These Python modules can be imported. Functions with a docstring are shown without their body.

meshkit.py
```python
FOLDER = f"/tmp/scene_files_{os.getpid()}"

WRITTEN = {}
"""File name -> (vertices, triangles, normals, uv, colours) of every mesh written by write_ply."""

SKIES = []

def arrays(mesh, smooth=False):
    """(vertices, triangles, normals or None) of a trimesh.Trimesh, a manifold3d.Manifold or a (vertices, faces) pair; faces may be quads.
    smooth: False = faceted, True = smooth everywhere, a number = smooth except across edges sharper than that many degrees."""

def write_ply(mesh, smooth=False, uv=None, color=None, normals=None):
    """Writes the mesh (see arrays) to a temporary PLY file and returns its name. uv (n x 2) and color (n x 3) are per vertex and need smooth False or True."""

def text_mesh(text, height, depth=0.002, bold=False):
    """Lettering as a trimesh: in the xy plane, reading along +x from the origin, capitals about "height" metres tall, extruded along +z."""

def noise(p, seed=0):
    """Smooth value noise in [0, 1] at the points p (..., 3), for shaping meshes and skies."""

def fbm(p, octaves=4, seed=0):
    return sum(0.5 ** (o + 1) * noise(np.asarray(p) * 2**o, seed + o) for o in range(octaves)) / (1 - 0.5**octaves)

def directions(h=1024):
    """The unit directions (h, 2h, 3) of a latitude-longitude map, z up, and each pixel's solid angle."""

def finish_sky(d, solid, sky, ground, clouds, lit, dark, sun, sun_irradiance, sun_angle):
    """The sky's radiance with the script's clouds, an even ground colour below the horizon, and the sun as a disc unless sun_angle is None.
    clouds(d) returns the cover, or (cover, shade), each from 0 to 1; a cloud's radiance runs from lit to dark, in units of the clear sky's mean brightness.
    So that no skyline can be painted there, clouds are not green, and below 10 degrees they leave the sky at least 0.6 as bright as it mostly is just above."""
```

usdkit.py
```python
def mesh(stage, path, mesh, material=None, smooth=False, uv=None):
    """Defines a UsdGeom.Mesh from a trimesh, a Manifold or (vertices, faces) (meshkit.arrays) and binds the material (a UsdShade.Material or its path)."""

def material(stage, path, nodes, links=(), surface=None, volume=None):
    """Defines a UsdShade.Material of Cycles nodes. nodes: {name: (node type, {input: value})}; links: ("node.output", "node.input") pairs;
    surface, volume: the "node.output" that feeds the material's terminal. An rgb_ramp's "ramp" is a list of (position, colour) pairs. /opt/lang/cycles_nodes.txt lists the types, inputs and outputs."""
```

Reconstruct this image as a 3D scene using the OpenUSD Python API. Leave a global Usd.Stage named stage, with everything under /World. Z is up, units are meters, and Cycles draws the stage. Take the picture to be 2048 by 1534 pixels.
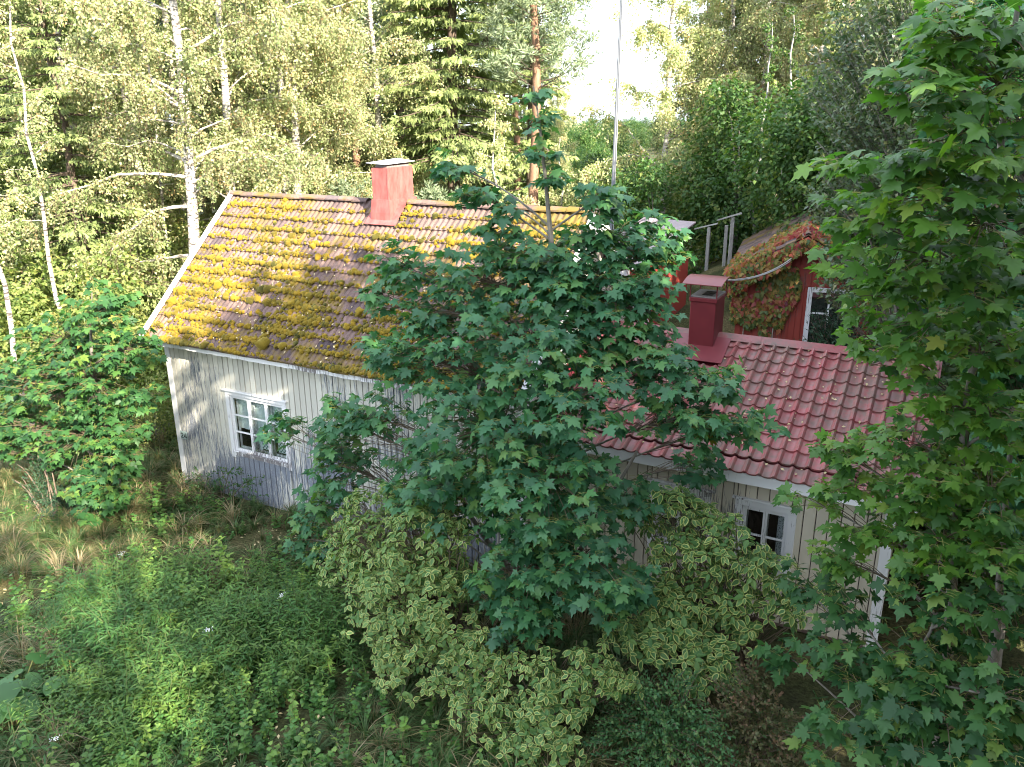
import math
import numpy as np
import trimesh
from scipy.spatial import cKDTree
import usdkit, meshkit
from pxr import Gf, Sdf, Usd, UsdGeom, UsdLux, UsdShade, Vt

# ------------------------------------------------------------------ stage, camera, sky, sun, exposure
stage = Usd.Stage.CreateInMemory()
UsdGeom.SetStageUpAxis(stage, UsdGeom.Tokens.z)
UsdGeom.SetStageMetersPerUnit(stage, 1.0)
world = UsdGeom.Xform.Define(stage, '/World')
stage.SetDefaultPrim(world.GetPrim())

CAM = np.array([13.559, -10.527, 7.298])
YAW, PITCH, ROLL, FPX = -0.495, 0.318, -0.007, 1619.8
_f0 = np.array([math.sin(YAW), math.cos(YAW), 0]); _r0 = np.array([math.cos(YAW), -math.sin(YAW), 0]); _u0 = np.array([0, 0, 1.0])
FWD = _f0 * math.cos(PITCH) - _u0 * math.sin(PITCH); _u1 = _u0 * math.cos(PITCH) + _f0 * math.sin(PITCH)
RGT = _r0 * math.cos(ROLL) + _u1 * math.sin(ROLL); UPV = _u1 * math.cos(ROLL) - _r0 * math.sin(ROLL)
camera = UsdGeom.Camera.Define(stage, '/World/camera')
m = np.eye(4); m[0, :3], m[1, :3], m[2, :3], m[3, :3] = RGT, UPV, -FWD, CAM
camera.AddTransformOp().Set(Gf.Matrix4d(*m.ravel().tolist()))
camera.CreateHorizontalApertureAttr(36.0)
camera.CreateVerticalApertureAttr(36.0 * 767 / 1024)
camera.CreateFocalLengthAttr(36.0 * FPX / 2048)
camera.CreateFStopAttr(0.0)
camera.CreateExposureAttr(2.38)

SUN = np.array([0.793, -0.405, 0.454]); SUN /= np.linalg.norm(SUN)
sun = UsdLux.DistantLight.Define(stage, '/World/sun')
sun.CreateIntensityAttr(1.25); sun.CreateAngleAttr(0.53); sun.CreateNormalizeAttr(True); sun.CreateColorAttr(Gf.Vec3f(1.0, 0.90, 0.74))
zx = SUN; xx = np.cross([0, 0, 1.0], zx); xx /= np.linalg.norm(xx); yy = np.cross(zx, xx)
m = np.eye(4); m[0, :3], m[1, :3], m[2, :3] = xx, yy, zx
sun.AddTransformOp().Set(Gf.Matrix4d(*m.ravel().tolist()))
dome = UsdLux.DomeLight.Define(stage, '/World/sky')
dome.GetPrim().SetCustomDataByKey('kind', 'structure')
CLOUD = (6.3, 6.9, 8.0)
sky_mat = usdkit.material(stage, '/World/Looks/sky', {
    'sky': ('sky_texture', {'sky_type': 'single_scattering', 'sun_disc': False, 'sun_elevation': float(math.asin(SUN[2])),
                            'sun_rotation': float(math.atan2(SUN[0], SUN[1])), 'air_density': 1.0, 'aerosol_density': 1.6, 'ozone_density': 1.0}),
    'tc': ('texture_coordinate', {}), 'mp': ('mapping', {'scale': (1.0, 1.0, 2.6)}), 'n': ('noise_texture', {'scale': 1.7, 'detail': 5.0, 'roughness': 0.6}),
    'r': ('rgb_ramp', {'ramp': [(0.30, (0.35, 0.35, 0.35)), (0.62, (0.9, 0.9, 0.9))]}), 'mx': ('mix', {'mix_type': 'mix', 'color2': CLOUD}),
    'bg': ('background_shader', {'strength': 0.106})},
    [('tc.generated', 'mp.vector'), ('mp.vector', 'n.vector'), ('n.fac', 'r.fac'), ('r.color', 'mx.fac'), ('sky.color', 'mx.color1'), ('mx.color', 'bg.color')], surface='bg.background')
UsdShade.MaterialBindingAPI.Apply(dome.GetPrim()).Bind(sky_mat)

# ------------------------------------------------------------------ helpers
RNG = np.random.default_rng(7)
_used = {}
def path_for(name, parent=None):
    base = (str(parent.GetPath()) if parent is not None else '/World') + '/' + name
    k = _used.get(base, -1) + 1
    _used[base] = k
    return base if k == 0 else f'{base}_{k:03d}'

def tag(prim, label=None, cat=None, group=None, kind=None):
    for k, v in (('label', label), ('category', cat), ('group', group), ('kind', kind)):
        if v: prim.SetCustomDataByKey(k, v)
    return prim

def thing(name, label, cat, loc=(0, 0, 0), rotz=0.0, group=None, scale=None):
    x = UsdGeom.Xform.Define(stage, path_for(name))
    x.AddTranslateOp().Set(Gf.Vec3d(*map(float, loc))); x.AddRotateZOp().Set(float(rotz))
    x.AddScaleOp().Set(Gf.Vec3f(*(scale or (1, 1, 1))))
    return tag(x.GetPrim(), label, cat, group)

def copy_of(src, label, loc, rotz=0.0, scale=1.0, group=None):
    r = thing(src.GetName().rstrip('0123456789').rstrip('_'), label, src.GetCustomDataByKey('category'), loc, rotz, group, (scale,) * 3 if np.ndim(scale) == 0 else scale)
    r.GetReferences().AddInternalReference(src.GetPath()); r.SetInstanceable(True)
    return r

def obj(name, mesh, mat, parent=None, kind=None, label=None, smooth=False, tint=None):
    p = path_for(name, parent)
    if isinstance(mesh, MB): mesh = mesh.get()
    if isinstance(mesh, (tuple, list)) and len(mesh) == 3: tint = mesh[2]; mesh = mesh[:2]
    if smooth is not False and smooth is not True and tint is not None:      # split at sharp edges, the tint going along
        v0 = np.asarray(mesh[0]); g = usdkit.mesh(stage, p, mesh, M[mat], smooth=smooth)
        tint = np.asarray(tint)[cKDTree(v0).query(np.array(g.GetPointsAttr().Get()))[1]]
    else: g = usdkit.mesh(stage, p, mesh, M[mat], smooth=smooth)
    if tint is not None:
        UsdGeom.PrimvarsAPI(g).CreatePrimvar('tint', Sdf.ValueTypeNames.FloatArray, 'vertex').Set(Vt.FloatArray.FromNumpy(np.asarray(tint, np.float32)))
    return tag(g.GetPrim(), label, None, None, kind)

class MB:
    """collects pieces of one mesh"""
    def __init__(s): s.v, s.f, s.t, s.n = [], [], [], 0
    def add(s, v, f, t=0.5):
        v = np.asarray(v, float); f = np.asarray(f, int)
        if f.shape[1] == 4: f = np.vstack([f[:, [0, 1, 2]], f[:, [0, 2, 3]]])
        s.v.append(v); s.f.append(f + s.n); s.n += len(v)
        s.t.append(np.full(len(v), t) if np.ndim(t) == 0 else np.asarray(t)); return s
    def box(s, lo, hi, t=0.5, bev=0.0):
        lo, hi = np.minimum(lo, hi).astype(float), np.maximum(lo, hi).astype(float)
        if bev:
            b = min(bev, 0.45 * (hi - lo).min()); c, h = (lo + hi) / 2, (hi - lo) / 2
            pts = [c + np.array([sx, sy, sz]) * (h - b * (1 - np.eye(3)[a])) for a in range(3) for sx in (-1, 1) for sy in (-1, 1) for sz in (-1, 1)]
            q = trimesh.convex.convex_hull(np.array(pts)); return s.add(q.vertices, q.faces, t)
        v = [[x, y, z] for x in (lo[0], hi[0]) for y in (lo[1], hi[1]) for z in (lo[2], hi[2])]
        return s.add(v, [[0, 1, 3, 2], [4, 6, 7, 5], [0, 4, 5, 1], [2, 3, 7, 6], [0, 2, 6, 4], [1, 5, 7, 3]], t)
    def hull(s, pts, t=0.5):
        q = trimesh.convex.convex_hull(np.asarray(pts, float)); return s.add(q.vertices, q.faces, t)
    def tube(s, pts, radii, n=6, t=0.5):
        v, f = tube(pts, radii, n); return s.add(v, f, t)
    def tm(s, q, t=0.5): return s.add(q.vertices, q.faces, t)
    def get(s): return np.vstack(s.v), np.vstack(s.f), np.concatenate(s.t)
    def map(s, fn): s.v = [fn(v) for v in s.v]; return s

def tube(pts, radii, n=6):
    p = np.asarray(pts, float); r = np.broadcast_to(np.asarray(radii, float), len(p))
    d = np.gradient(p, axis=0); d /= np.maximum(np.linalg.norm(d, axis=1, keepdims=True), 1e-9)
    a = np.where(np.abs(d[:, 2:]) > 0.9, [[1.0, 0, 0]], [[0, 0, 1.0]])
    u = np.cross(d, a); u /= np.linalg.norm(u, axis=1, keepdims=True); w = np.cross(d, u)
    th = np.arange(n) / n * 2 * np.pi
    v = (p[:, None] + r[:, None, None] * (np.cos(th)[None, :, None] * u[:, None] + np.sin(th)[None, :, None] * w[:, None])).reshape(-1, 3)
    i = np.arange(len(p) - 1)[:, None] * n; j = np.arange(n)[None]; k = (j + 1) % n
    f = np.stack([i + j, i + k, i + n + k, i + n + j], -1).reshape(-1, 4)
    return v, np.vstack([f[:, [0, 1, 2]], f[:, [0, 2, 3]]])

def tubes(P, R, n=3):
    """many tubes at once: P (N,K,3), R (N,K)"""
    N, K, _ = P.shape
    d = np.gradient(P, axis=1); d /= np.maximum(np.linalg.norm(d, axis=2, keepdims=True), 1e-9)
    a = np.where(np.abs(d[..., 2:]) > 0.9, [1.0, 0, 0], [0, 0, 1.0])
    u = np.cross(d, a); u /= np.maximum(np.linalg.norm(u, axis=2, keepdims=True), 1e-9); w = np.cross(d, u)
    th = np.arange(n) / n * 2 * np.pi
    V = P[:, :, None] + R[:, :, None, None] * (np.cos(th)[:, None] * u[:, :, None] + np.sin(th)[:, None] * w[:, :, None])
    i = (np.arange(N)[:, None, None] * K + np.arange(K - 1)[None, :, None]) * n; j = np.arange(n)[None, None]; k = (j + 1) % n
    F = np.stack(np.broadcast_arrays(i + j, i + k, i + n + k, i + n + j), -1).reshape(-1, 4)
    return V.reshape(-1, 3), np.vstack([F[:, [0, 1, 2]], F[:, [0, 2, 3]]])

def unit(a): return a / np.maximum(np.linalg.norm(a, axis=-1, keepdims=True), 1e-9)

def leaves(tmpl, pos, tip, nrm, size, tint):
    """batch of leaves: arrays (N, nv, 3), faces of one leaf, tint (N, nv)"""
    tv, tf = tmpl[0], tmpl[1]
    tip = unit(tip); x = unit(np.cross(tip, nrm)); z = np.cross(x, tip)
    size = np.broadcast_to(size, len(pos))
    V = pos[:, None] + size[:, None, None] * (tv[None, :, :1] * x[:, None] + tv[None, :, 1:2] * tip[:, None] + tv[None, :, 2:] * z[:, None])
    T = np.repeat(np.asarray(tint)[:, None], len(tv), 1) if len(tmpl) == 2 else tmpl[2][None] + np.asarray(tint)[:, None]
    return V, tf, T

def flat(batch):
    V, tf, T = batch; N, k, _ = V.shape
    return V.reshape(-1, 3), (np.arange(N)[:, None, None] * k + tf[None]).reshape(-1, 3), T.reshape(-1)

def pick_visible(V, n):
    """indices of the n leaves that show largest from the survey point, nearest in their cell first"""
    c = V.mean(1) - CAM; z = c @ FWD; px = c @ RGT / z * FPX + 1024; py = 767 - c @ UPV / z * FPX
    inside = (z > 0) & (px > 0) & (px < 2048) & (py > 0) & (py < 1534)
    cell = (px // 13).astype(int) * 4000 + (py // 13).astype(int)
    order = np.argsort(z); seen = set(); keep = []
    for i in order:
        if inside[i] and cell[i] not in seen: seen.add(cell[i]); keep.append(i)
    keep = np.array(keep[: n * 6] if len(keep) > n * 6 else keep, int)
    if len(keep) > n: keep = keep[np.sort(np.random.default_rng(3).choice(len(keep), n, replace=False))] if False else keep[np.argsort(z[keep])[:n]]
    return keep

def hero_leaves(parent, batch, mat, n=300, rest='foliage'):
    V, tf, T = batch
    k = pick_visible(V, n)
    for i in k: obj('leaf', (V[i], tf, T[i]), mat, parent, smooth=True)
    q = np.ones(len(V), bool); q[k] = False
    if q.any(): obj(rest, flat((V[q], tf, T[q])), mat, parent, kind='stuff', smooth=True)

def cat(batches):
    return np.concatenate([b[0] for b in batches]), batches[0][1], np.concatenate([b[2] for b in batches])

# leaf templates (x across, y along to the tip, z up)
def fan(outline, centre, droop=0.22, fold=0.10):
    o = np.array(outline, float); o = np.vstack([o, (o * [-1, 1])[1:-1][::-1]])
    v = np.vstack([[centre], o]); r = np.linalg.norm(v - [0, 0.1], axis=1)
    z = -droop * r ** 2 + fold * np.abs(v[:, 0])
    n = len(o); f = np.array([[0, 1 + i, 1 + (i + 1) % n] for i in range(n)])[:, [0, 2, 1]]
    return np.column_stack([v, z]), f
MAPLE_LINE = [(0, .03), (.17, -.08), (.40, -.05), (.30, .10), (.46, .20), (.62, .42), (.41, .42), (.23, .42), (.28, .63), (.13, .70), (0, 1.0)]
MAPLE = [fan(MAPLE_LINE, (0, .28), d, f) for d, f in ((.15, .10), (.30, .16), (.42, .05), (.22, -.08))]
OVAL_LINE = [(0, 0), (.14, .10), (.27, .32), (.26, .55), (.13, .82), (0, 1.0)]
def rimmed():
    o = np.array(OVAL_LINE, float); o = np.vstack([o, (o * [-1, 1])[1:-1][::-1]])
    mid = np.array([0, .46]); inn = mid + (o - mid) * [.66, .80]; n = len(o)
    v = np.vstack([inn, inn * [1.06, 1] + [0, 0], o]); v[n:2 * n] = mid + (o - mid) * [.72, .85]
    z = -.30 * v[:, 1] ** 2 + .16 * np.abs(v[:, 0]); f = [[0, i, i + 1] for i in range(1, n - 1)]
    for a in (0, n):
        for i in range(n): j = (i + 1) % n; f += [[a + i, a + n + i, a + n + j], [a + i, a + n + j, a + j]]
    t = np.r_[np.zeros(n), np.ones(n) * 2, np.ones(n) * 2]
    return np.column_stack([v, z]), np.array(f)[:, [0, 2, 1]], t
DOGWOOD = rimmed()
OVAL = fan(OVAL_LINE, (0, .45), .25, .18)
LANCE = fan([(0, 0), (.10, .30), (.07, .70), (0, 1.0)], (0, .4), .35, .2)
BRAMBLE = fan([(0, .02), (.16, -.04), (.42, -.02), (.36, .16), (.50, .34), (.34, .46), (.30, .64), (.14, .78), (0, 1.0)], (0, .32), .28, .14)
ROUND = fan([(0, .02), (.25, -.12), (.50, .10), (.52, .45), (.32, .80), (0, 1.0)], (0, .42), .30, .12)
KITE = (np.array([[0, 0, 0], [.30, .45, .07], [0, 1, -.12], [-.30, .45, .07]]), np.array([[0, 1, 3], [1, 2, 3]]))
SPRIG = (np.array([[0, 0, 0], [.07, .25, 0], [.20, .62, -.03], [.06, .60, .02], [0, 1, -.06], [-.06, .55, .02], [-.22, .50, -.03], [-.07, .2, 0]]),
         np.array([[0, 1, 7], [1, 2, 3], [1, 3, 5], [3, 4, 5], [5, 6, 7], [1, 5, 7]]))

# ------------------------------------------------------------------ materials
M = {}
def mat(name, nodes, links, surface='p.BSDF'):
    M[name] = usdkit.material(stage, '/World/Looks/' + name, nodes, links, surface=surface)
def leaf_mat(name, stops, rough=0.5, trans=0.35, warm=(1.25, 1.5, 0.55), spec=0.35, vary=0.3):
    lit = [(p, tuple(min(1, c * w) for c, w in zip(col, warm))) for p, col in stops]
    mat(name, {'a': ('attribute', {'attribute': 'tint'}), 'r': ('rgb_ramp', {'ramp': stops}), 'r2': ('rgb_ramp', {'ramp': lit}),
               'oi': ('object_info', {}), 'mr': ('map_range', {'from_min': 0.0, 'from_max': 1.0, 'to_min': 1 - vary, 'to_max': 1 + vary}),
               'h1': ('hsv', {}), 'h2': ('hsv', {}),
               'p': ('principled_bsdf', {'roughness': rough, 'specular_ior_level': spec}), 't': ('translucent_bsdf', {}), 'm': ('mix_closure', {'fac': trans})},
        [('a.fac', 'r.fac'), ('a.fac', 'r2.fac'), ('oi.random', 'mr.value'), ('mr.result', 'h1.value'), ('mr.result', 'h2.value'), ('r.color', 'h1.color'), ('r2.color', 'h2.color'),
         ('h1.color', 'p.base_color'), ('h2.color', 't.color'), ('p.BSDF', 'm.closure1'), ('t.BSDF', 'm.closure2')], 'm.closure')
def flat_mat(name, col, rough=0.6, spec=0.3, metallic=0.0, noise=None, bump=0.0, scale=(1, 1, 1)):
    """noise = (scale, dark factor, light factor)"""
    nodes = {'p': ('principled_bsdf', {'roughness': rough, 'specular_ior_level': spec, 'metallic': metallic, 'base_color': col})}; links = []
    if noise:
        c = np.array(col)
        nodes |= {'g': ('geometry', {}), 'mp': ('mapping', {'scale': scale}), 'n': ('noise_texture', {'scale': noise[0], 'detail': 6.0, 'roughness': 0.65}),
                  'r': ('rgb_ramp', {'ramp': [(0.3, tuple(c * noise[1])), (0.7, tuple(np.minimum(1, c * noise[2])))]})}
        links += [('g.position', 'mp.vector'), ('mp.vector', 'n.vector'), ('n.fac', 'r.fac'), ('r.color', 'p.base_color')]
        if bump:
            nodes['b'] = ('bump', {'strength': 0.6, 'distance': bump}); links += [('n.fac', 'b.height'), ('b.normal', 'p.normal')]
    mat(name, nodes, links)

def paint_mat(name, paint, wood, amount, zlow=None, rough=0.6):
    """old paint flaking off grey wood; amount = share of bare wood, more of it towards the ground where zlow is given"""
    nodes = {'g': ('geometry', {}), 'a': ('attribute', {'attribute': 'tint'}),
             'mp': ('mapping', {'scale': (34, 34, 2.6)}), 'n': ('noise_texture', {'scale': 1.6, 'detail': 8.0, 'roughness': 0.72}),
             'mp2': ('mapping', {'scale': (0.8, 0.8, 0.5)}), 'n2': ('noise_texture', {'scale': 1.0, 'detail': 2.0}),
             's': ('separate_xyz', {}), 'zr': ('map_range', {'from_min': 0.1, 'from_max': 2.3, 'to_min': 0.16 if zlow else 0.0, 'to_max': 0.0, 'clamp': True}),
             'ad': ('math', {'math_type': 'multiply_add', 'value2': 0.95, 'value3': -0.475}), 'ad2': ('math', {'math_type': 'add'}), 'ad3': ('math', {'math_type': 'add'}),
             'r': ('rgb_ramp', {'ramp': [(0.60 - amount, (0, 0, 0)), (0.66 - amount, (1, 1, 1))]}),
             'n3': ('noise_texture', {'scale': 60.0, 'detail': 3.0}), 'pr': ('rgb_ramp', {'ramp': [(0.2, tuple(np.array(paint) * .78)), (0.8, paint)]}),
             'wr': ('rgb_ramp', {'ramp': [(0.3, tuple(np.array(wood) * .55)), (0.7, wood)]}),
             'hv': ('hsv', {}), 'tv': ('map_range', {'from_min': 0.0, 'from_max': 1.0, 'to_min': 0.84, 'to_max': 1.08}),
             'mx': ('mix', {'mix_type': 'mix'}), 'p': ('principled_bsdf', {'roughness': rough, 'specular_ior_level': 0.25}), 'b': ('bump', {'strength': 0.5, 'distance': 0.004})}
    links = [('g.position', 'mp.vector'), ('mp.vector', 'n.vector'), ('g.position', 'mp2.vector'), ('mp2.vector', 'n2.vector'), ('g.position', 's.vector'), ('s.z', 'zr.value'),
             ('n2.fac', 'ad.value1'), ('n.fac', 'ad2.value1'), ('ad.value', 'ad2.value2'), ('ad2.value', 'ad3.value1'), ('zr.result', 'ad3.value2'), ('ad3.value', 'r.fac'),
             ('g.position', 'n3.vector'), ('n2.fac', 'pr.fac'), ('n3.fac', 'wr.fac'), ('r.color', 'mx.fac'), ('a.fac', 'tv.value'), ('tv.result', 'hv.value'), ('pr.color', 'hv.color'),
             ('hv.color', 'mx.color1'), ('wr.color', 'mx.color2'), ('mx.color', 'p.base_color'), ('n.fac', 'b.height'), ('b.normal', 'p.normal')]
    mat(name, nodes, links)

paint_mat('cream_paint', (0.62, 0.60, 0.52), (0.22, 0.24, 0.28), 0.03, True)
paint_mat('annex_paint', (0.64, 0.58, 0.46), (0.30, 0.29, 0.28), -0.04)
paint_mat('white_paint', (0.80, 0.80, 0.80), (0.22, 0.20, 0.20), -0.02)
paint_mat('flaked_white', (0.78, 0.78, 0.78), (0.22, 0.20, 0.20), 0.075)
paint_mat('red_planks', (0.30, 0.055, 0.040), (0.20, 0.10, 0.085), 0.0)
flat_mat('dark_gap', (0.10, 0.085, 0.07), 0.9)
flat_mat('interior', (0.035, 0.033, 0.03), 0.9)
flat_mat('blind_cloth', (0.62, 0.70, 0.68), 0.8)
flat_mat('foundation_stone', (0.16, 0.115, 0.10), 0.9, noise=(9, .6, 1.4), bump=0.02)
flat_mat('sheet_red_faded', (0.29, 0.085, 0.075), 0.5, 0.4, noise=(6, .55, 1.25), scale=(1.5, 1.5, .5))
flat_mat('sheet_red', (0.145, 0.020, 0.026), 0.42, 0.45, noise=(3, .85, 1.1))
flat_mat('sheet_grey', (0.33, 0.35, 0.38), 0.5, 0.5, noise=(12, .75, 1.15))
flat_mat('concrete_cap', (0.17, 0.16, 0.15), 0.9, noise=(30, .7, 1.3))
flat_mat('soot', (0.012, 0.012, 0.012), 0.9)
flat_mat('grey_wood', (0.27, 0.26, 0.24), 0.85, noise=(14, .6, 1.3), scale=(3, 3, .4))
flat_mat('ochre_boards', (0.34, 0.20, 0.10), 0.8, noise=(6, .75, 1.2))
flat_mat('pink_sheet', (0.27, 0.22, 0.235), 0.5, noise=(5, .8, 1.15))
flat_mat('pole_white', (0.15, 0.16, 0.175), 0.45)
flat_mat('cable_grey', (0.35, 0.35, 0.34), 0.5)
flat_mat('plate_green', (0.33, 0.42, 0.40), 0.5)
flat_mat('ink_black', (0.02, 0.02, 0.02), 0.5)
flat_mat('bark_grey', (0.17, 0.155, 0.13), 0.9, noise=(25, .55, 1.4), bump=0.01, scale=(1, 1, .3))
flat_mat('bark_brown', (0.115, 0.085, 0.065), 0.95, noise=(16, .5, 1.5), bump=0.02, scale=(1, 1, .3))
flat_mat('bark_pine', (0.24, 0.14, 0.09), 0.9, noise=(10, .5, 1.3), bump=0.02, scale=(1, 1, .4))
flat_mat('twig_brown', (0.10, 0.075, 0.05), 0.8)
flat_mat('twig_pale', (0.33, 0.29, 0.24), 0.8)
flat_mat('petiole', (0.20, 0.20, 0.05), 0.6)
flat_mat('herb_stem', (0.07, 0.09, 0.03), 0.7)
flat_mat('white_flower', (0.8, 0.8, 0.82), 0.7)
flat_mat('dead_leaf', (0.40, 0.32, 0.17), 0.7, noise=(4, .6, 1.5))
mat('bark_birch', {'g': ('geometry', {}), 'mp': ('mapping', {'scale': (5, 5, 26)}), 'n': ('noise_texture', {'scale': 1.0, 'detail': 4.0, 'roughness': 0.6}),
                   'r': ('rgb_ramp', {'ramp': [(0.40, (0.47, 0.44, 0.40)), (0.53, (0.30, 0.27, 0.23)), (0.60, (0.06, 0.05, 0.045))]}), 'p': ('principled_bsdf', {'roughness': 0.75, 'specular_ior_level': 0.2})},
    [('g.position', 'mp.vector'), ('mp.vector', 'n.vector'), ('n.fac', 'r.fac'), ('r.color', 'p.base_color')])
# concrete roof tiles: pinkish grey, lichen, moss films in the low places
mat('roof_tile', {'g': ('geometry', {}), 'a': ('attribute', {'attribute': 'tint'}), 'tr': ('rgb_ramp', {'ramp': [(0, (0.070, 0.054, 0.058)), (0.45, (0.150, 0.104, 0.092)), (0.8, (0.21, 0.140, 0.118)), (1, (0.12, 0.10, 0.105))]}),
                  'n1': ('noise_texture', {'scale': 26.0, 'detail': 6.0, 'roughness': 0.7}), 'd': ('rgb_ramp', {'ramp': [(0.3, (0.55, 0.55, 0.58)), (0.7, (1.15, 1.12, 1.08))]}),
                  'n2': ('noise_texture', {'scale': 1.15, 'detail': 7.0, 'roughness': 0.68}), 'mr': ('rgb_ramp', {'ramp': [(0.50, (0, 0, 0)), (0.60, (0.9, 0.9, 0.9))]}),
                  'mu': ('mix', {'mix_type': 'multiply', 'fac': 1.0}), 'mo': ('mix', {'mix_type': 'mix', 'color2': (0.16, 0.110, 0.020)}),
                  'p': ('principled_bsdf', {'roughness': 0.85, 'specular_ior_level': 0.2}), 'b': ('bump', {'strength': 0.5, 'distance': 0.006})},
    [('a.fac', 'tr.fac'), ('g.position', 'n1.vector'), ('n1.fac', 'd.fac'), ('g.position', 'n2.vector'), ('n2.fac', 'mr.fac'), ('tr.color', 'mu.color1'), ('d.color', 'mu.color2'),
     ('mu.color', 'mo.color1'), ('mr.color', 'mo.fac'), ('mo.color', 'p.base_color'), ('n1.fac', 'b.height'), ('b.normal', 'p.normal')])
mat('moss', {'g': ('geometry', {}), 'a': ('attribute', {'attribute': 'tint'}), 'n': ('noise_texture', {'scale': 90.0, 'detail': 4.0, 'roughness': 0.7}),
             'tr': ('rgb_ramp', {'ramp': [(0, (0.046, 0.046, 0.012)), (0.5, (0.150, 0.105, 0.012)), (1, (0.23, 0.145, 0.014))]}), 'd': ('rgb_ramp', {'ramp': [(0.3, (0.6, 0.6, 0.6)), (0.7, (1.2, 1.2, 1.2))]}),
             'mu': ('mix', {'mix_type': 'multiply', 'fac': 1.0}), 'p': ('principled_bsdf', {'roughness': 0.95, 'specular_ior_level': 0.1, 'sheen_weight': 0.3, 'sheen_tint': (0.7, 0.6, 0.2)}), 'b': ('bump', {'strength': 0.8, 'distance': 0.012})},
    [('a.fac', 'tr.fac'), ('g.position', 'n.vector'), ('n.fac', 'd.fac'), ('tr.color', 'mu.color1'), ('d.color', 'mu.color2'), ('mu.color', 'p.base_color'), ('n.fac', 'b.height'), ('b.normal', 'p.normal')])
mat('metal_tile', {'g': ('geometry', {}), 'a': ('attribute', {'attribute': 'tint'}), 'n': ('noise_texture', {'scale': 7.0, 'detail': 6.0, 'roughness': 0.7}), 'n2': ('noise_texture', {'scale': 1.3, 'detail': 3.0}),
                   'ad': ('math', {'math_type': 'multiply_add', 'value2': 0.5}), 'r': ('rgb_ramp', {'ramp': [(0.46, (0.25, 0.048, 0.058)), (0.66, (0.23, 0.070, 0.068)), (0.88, (0.14, 0.085, 0.070))]}),
                   'tv': ('map_range', {'from_min': 0.0, 'from_max': 1.0, 'to_min': 0.8, 'to_max': 1.15}), 'hv': ('hsv', {}), 'rr': ('map_range', {'from_min': 0.35, 'from_max': 0.7, 'to_min': 0.28, 'to_max': 0.55}),
                   'p': ('principled_bsdf', {'specular_ior_level': 0.32})},
    [('g.position', 'n.vector'), ('g.position', 'n2.vector'), ('n2.fac', 'ad.value1'), ('n.fac', 'ad.value3'), ('ad.value', 'r.fac'), ('a.fac', 'tv.value'), ('tv.result', 'hv.value'), ('r.color', 'hv.color'),
     ('hv.color', 'p.base_color'), ('n.fac', 'rr.value'), ('rr.result', 'p.roughness')])
mat('glass', {'t': ('transparent_bsdf', {'color': (0.92, 0.95, 0.95)}), 'g': ('glossy_bsdf', {'color': (1, 1, 1), 'roughness': 0.02}), 'm': ('mix_closure', {'fac': 0.17})},
    [('t.BSDF', 'm.closure1'), ('g.BSDF', 'm.closure2')], 'm.closure')
mat('check_cloth', {'g': ('geometry', {}), 'c': ('checker_texture', {'scale': 26.0, 'color1': (0.62, 0.68, 0.66), 'color2': (0.05, 0.14, 0.13)}), 'p': ('principled_bsdf', {'roughness': 0.9})},
    [('g.position', 'c.vector'), ('c.color', 'p.base_color')])
mat('lace_cloth', {'g': ('geometry', {}), 'v': ('voronoi_texture', {'scale': 45.0}), 'r': ('rgb_ramp', {'ramp': [(0.25, (0.10, 0.12, 0.13)), (0.45, (0.60, 0.64, 0.66))]}), 'p': ('principled_bsdf', {'roughness': 0.9})},
    [('g.position', 'v.vector'), ('v.distance', 'r.fac'), ('r.color', 'p.base_color')])
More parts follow.
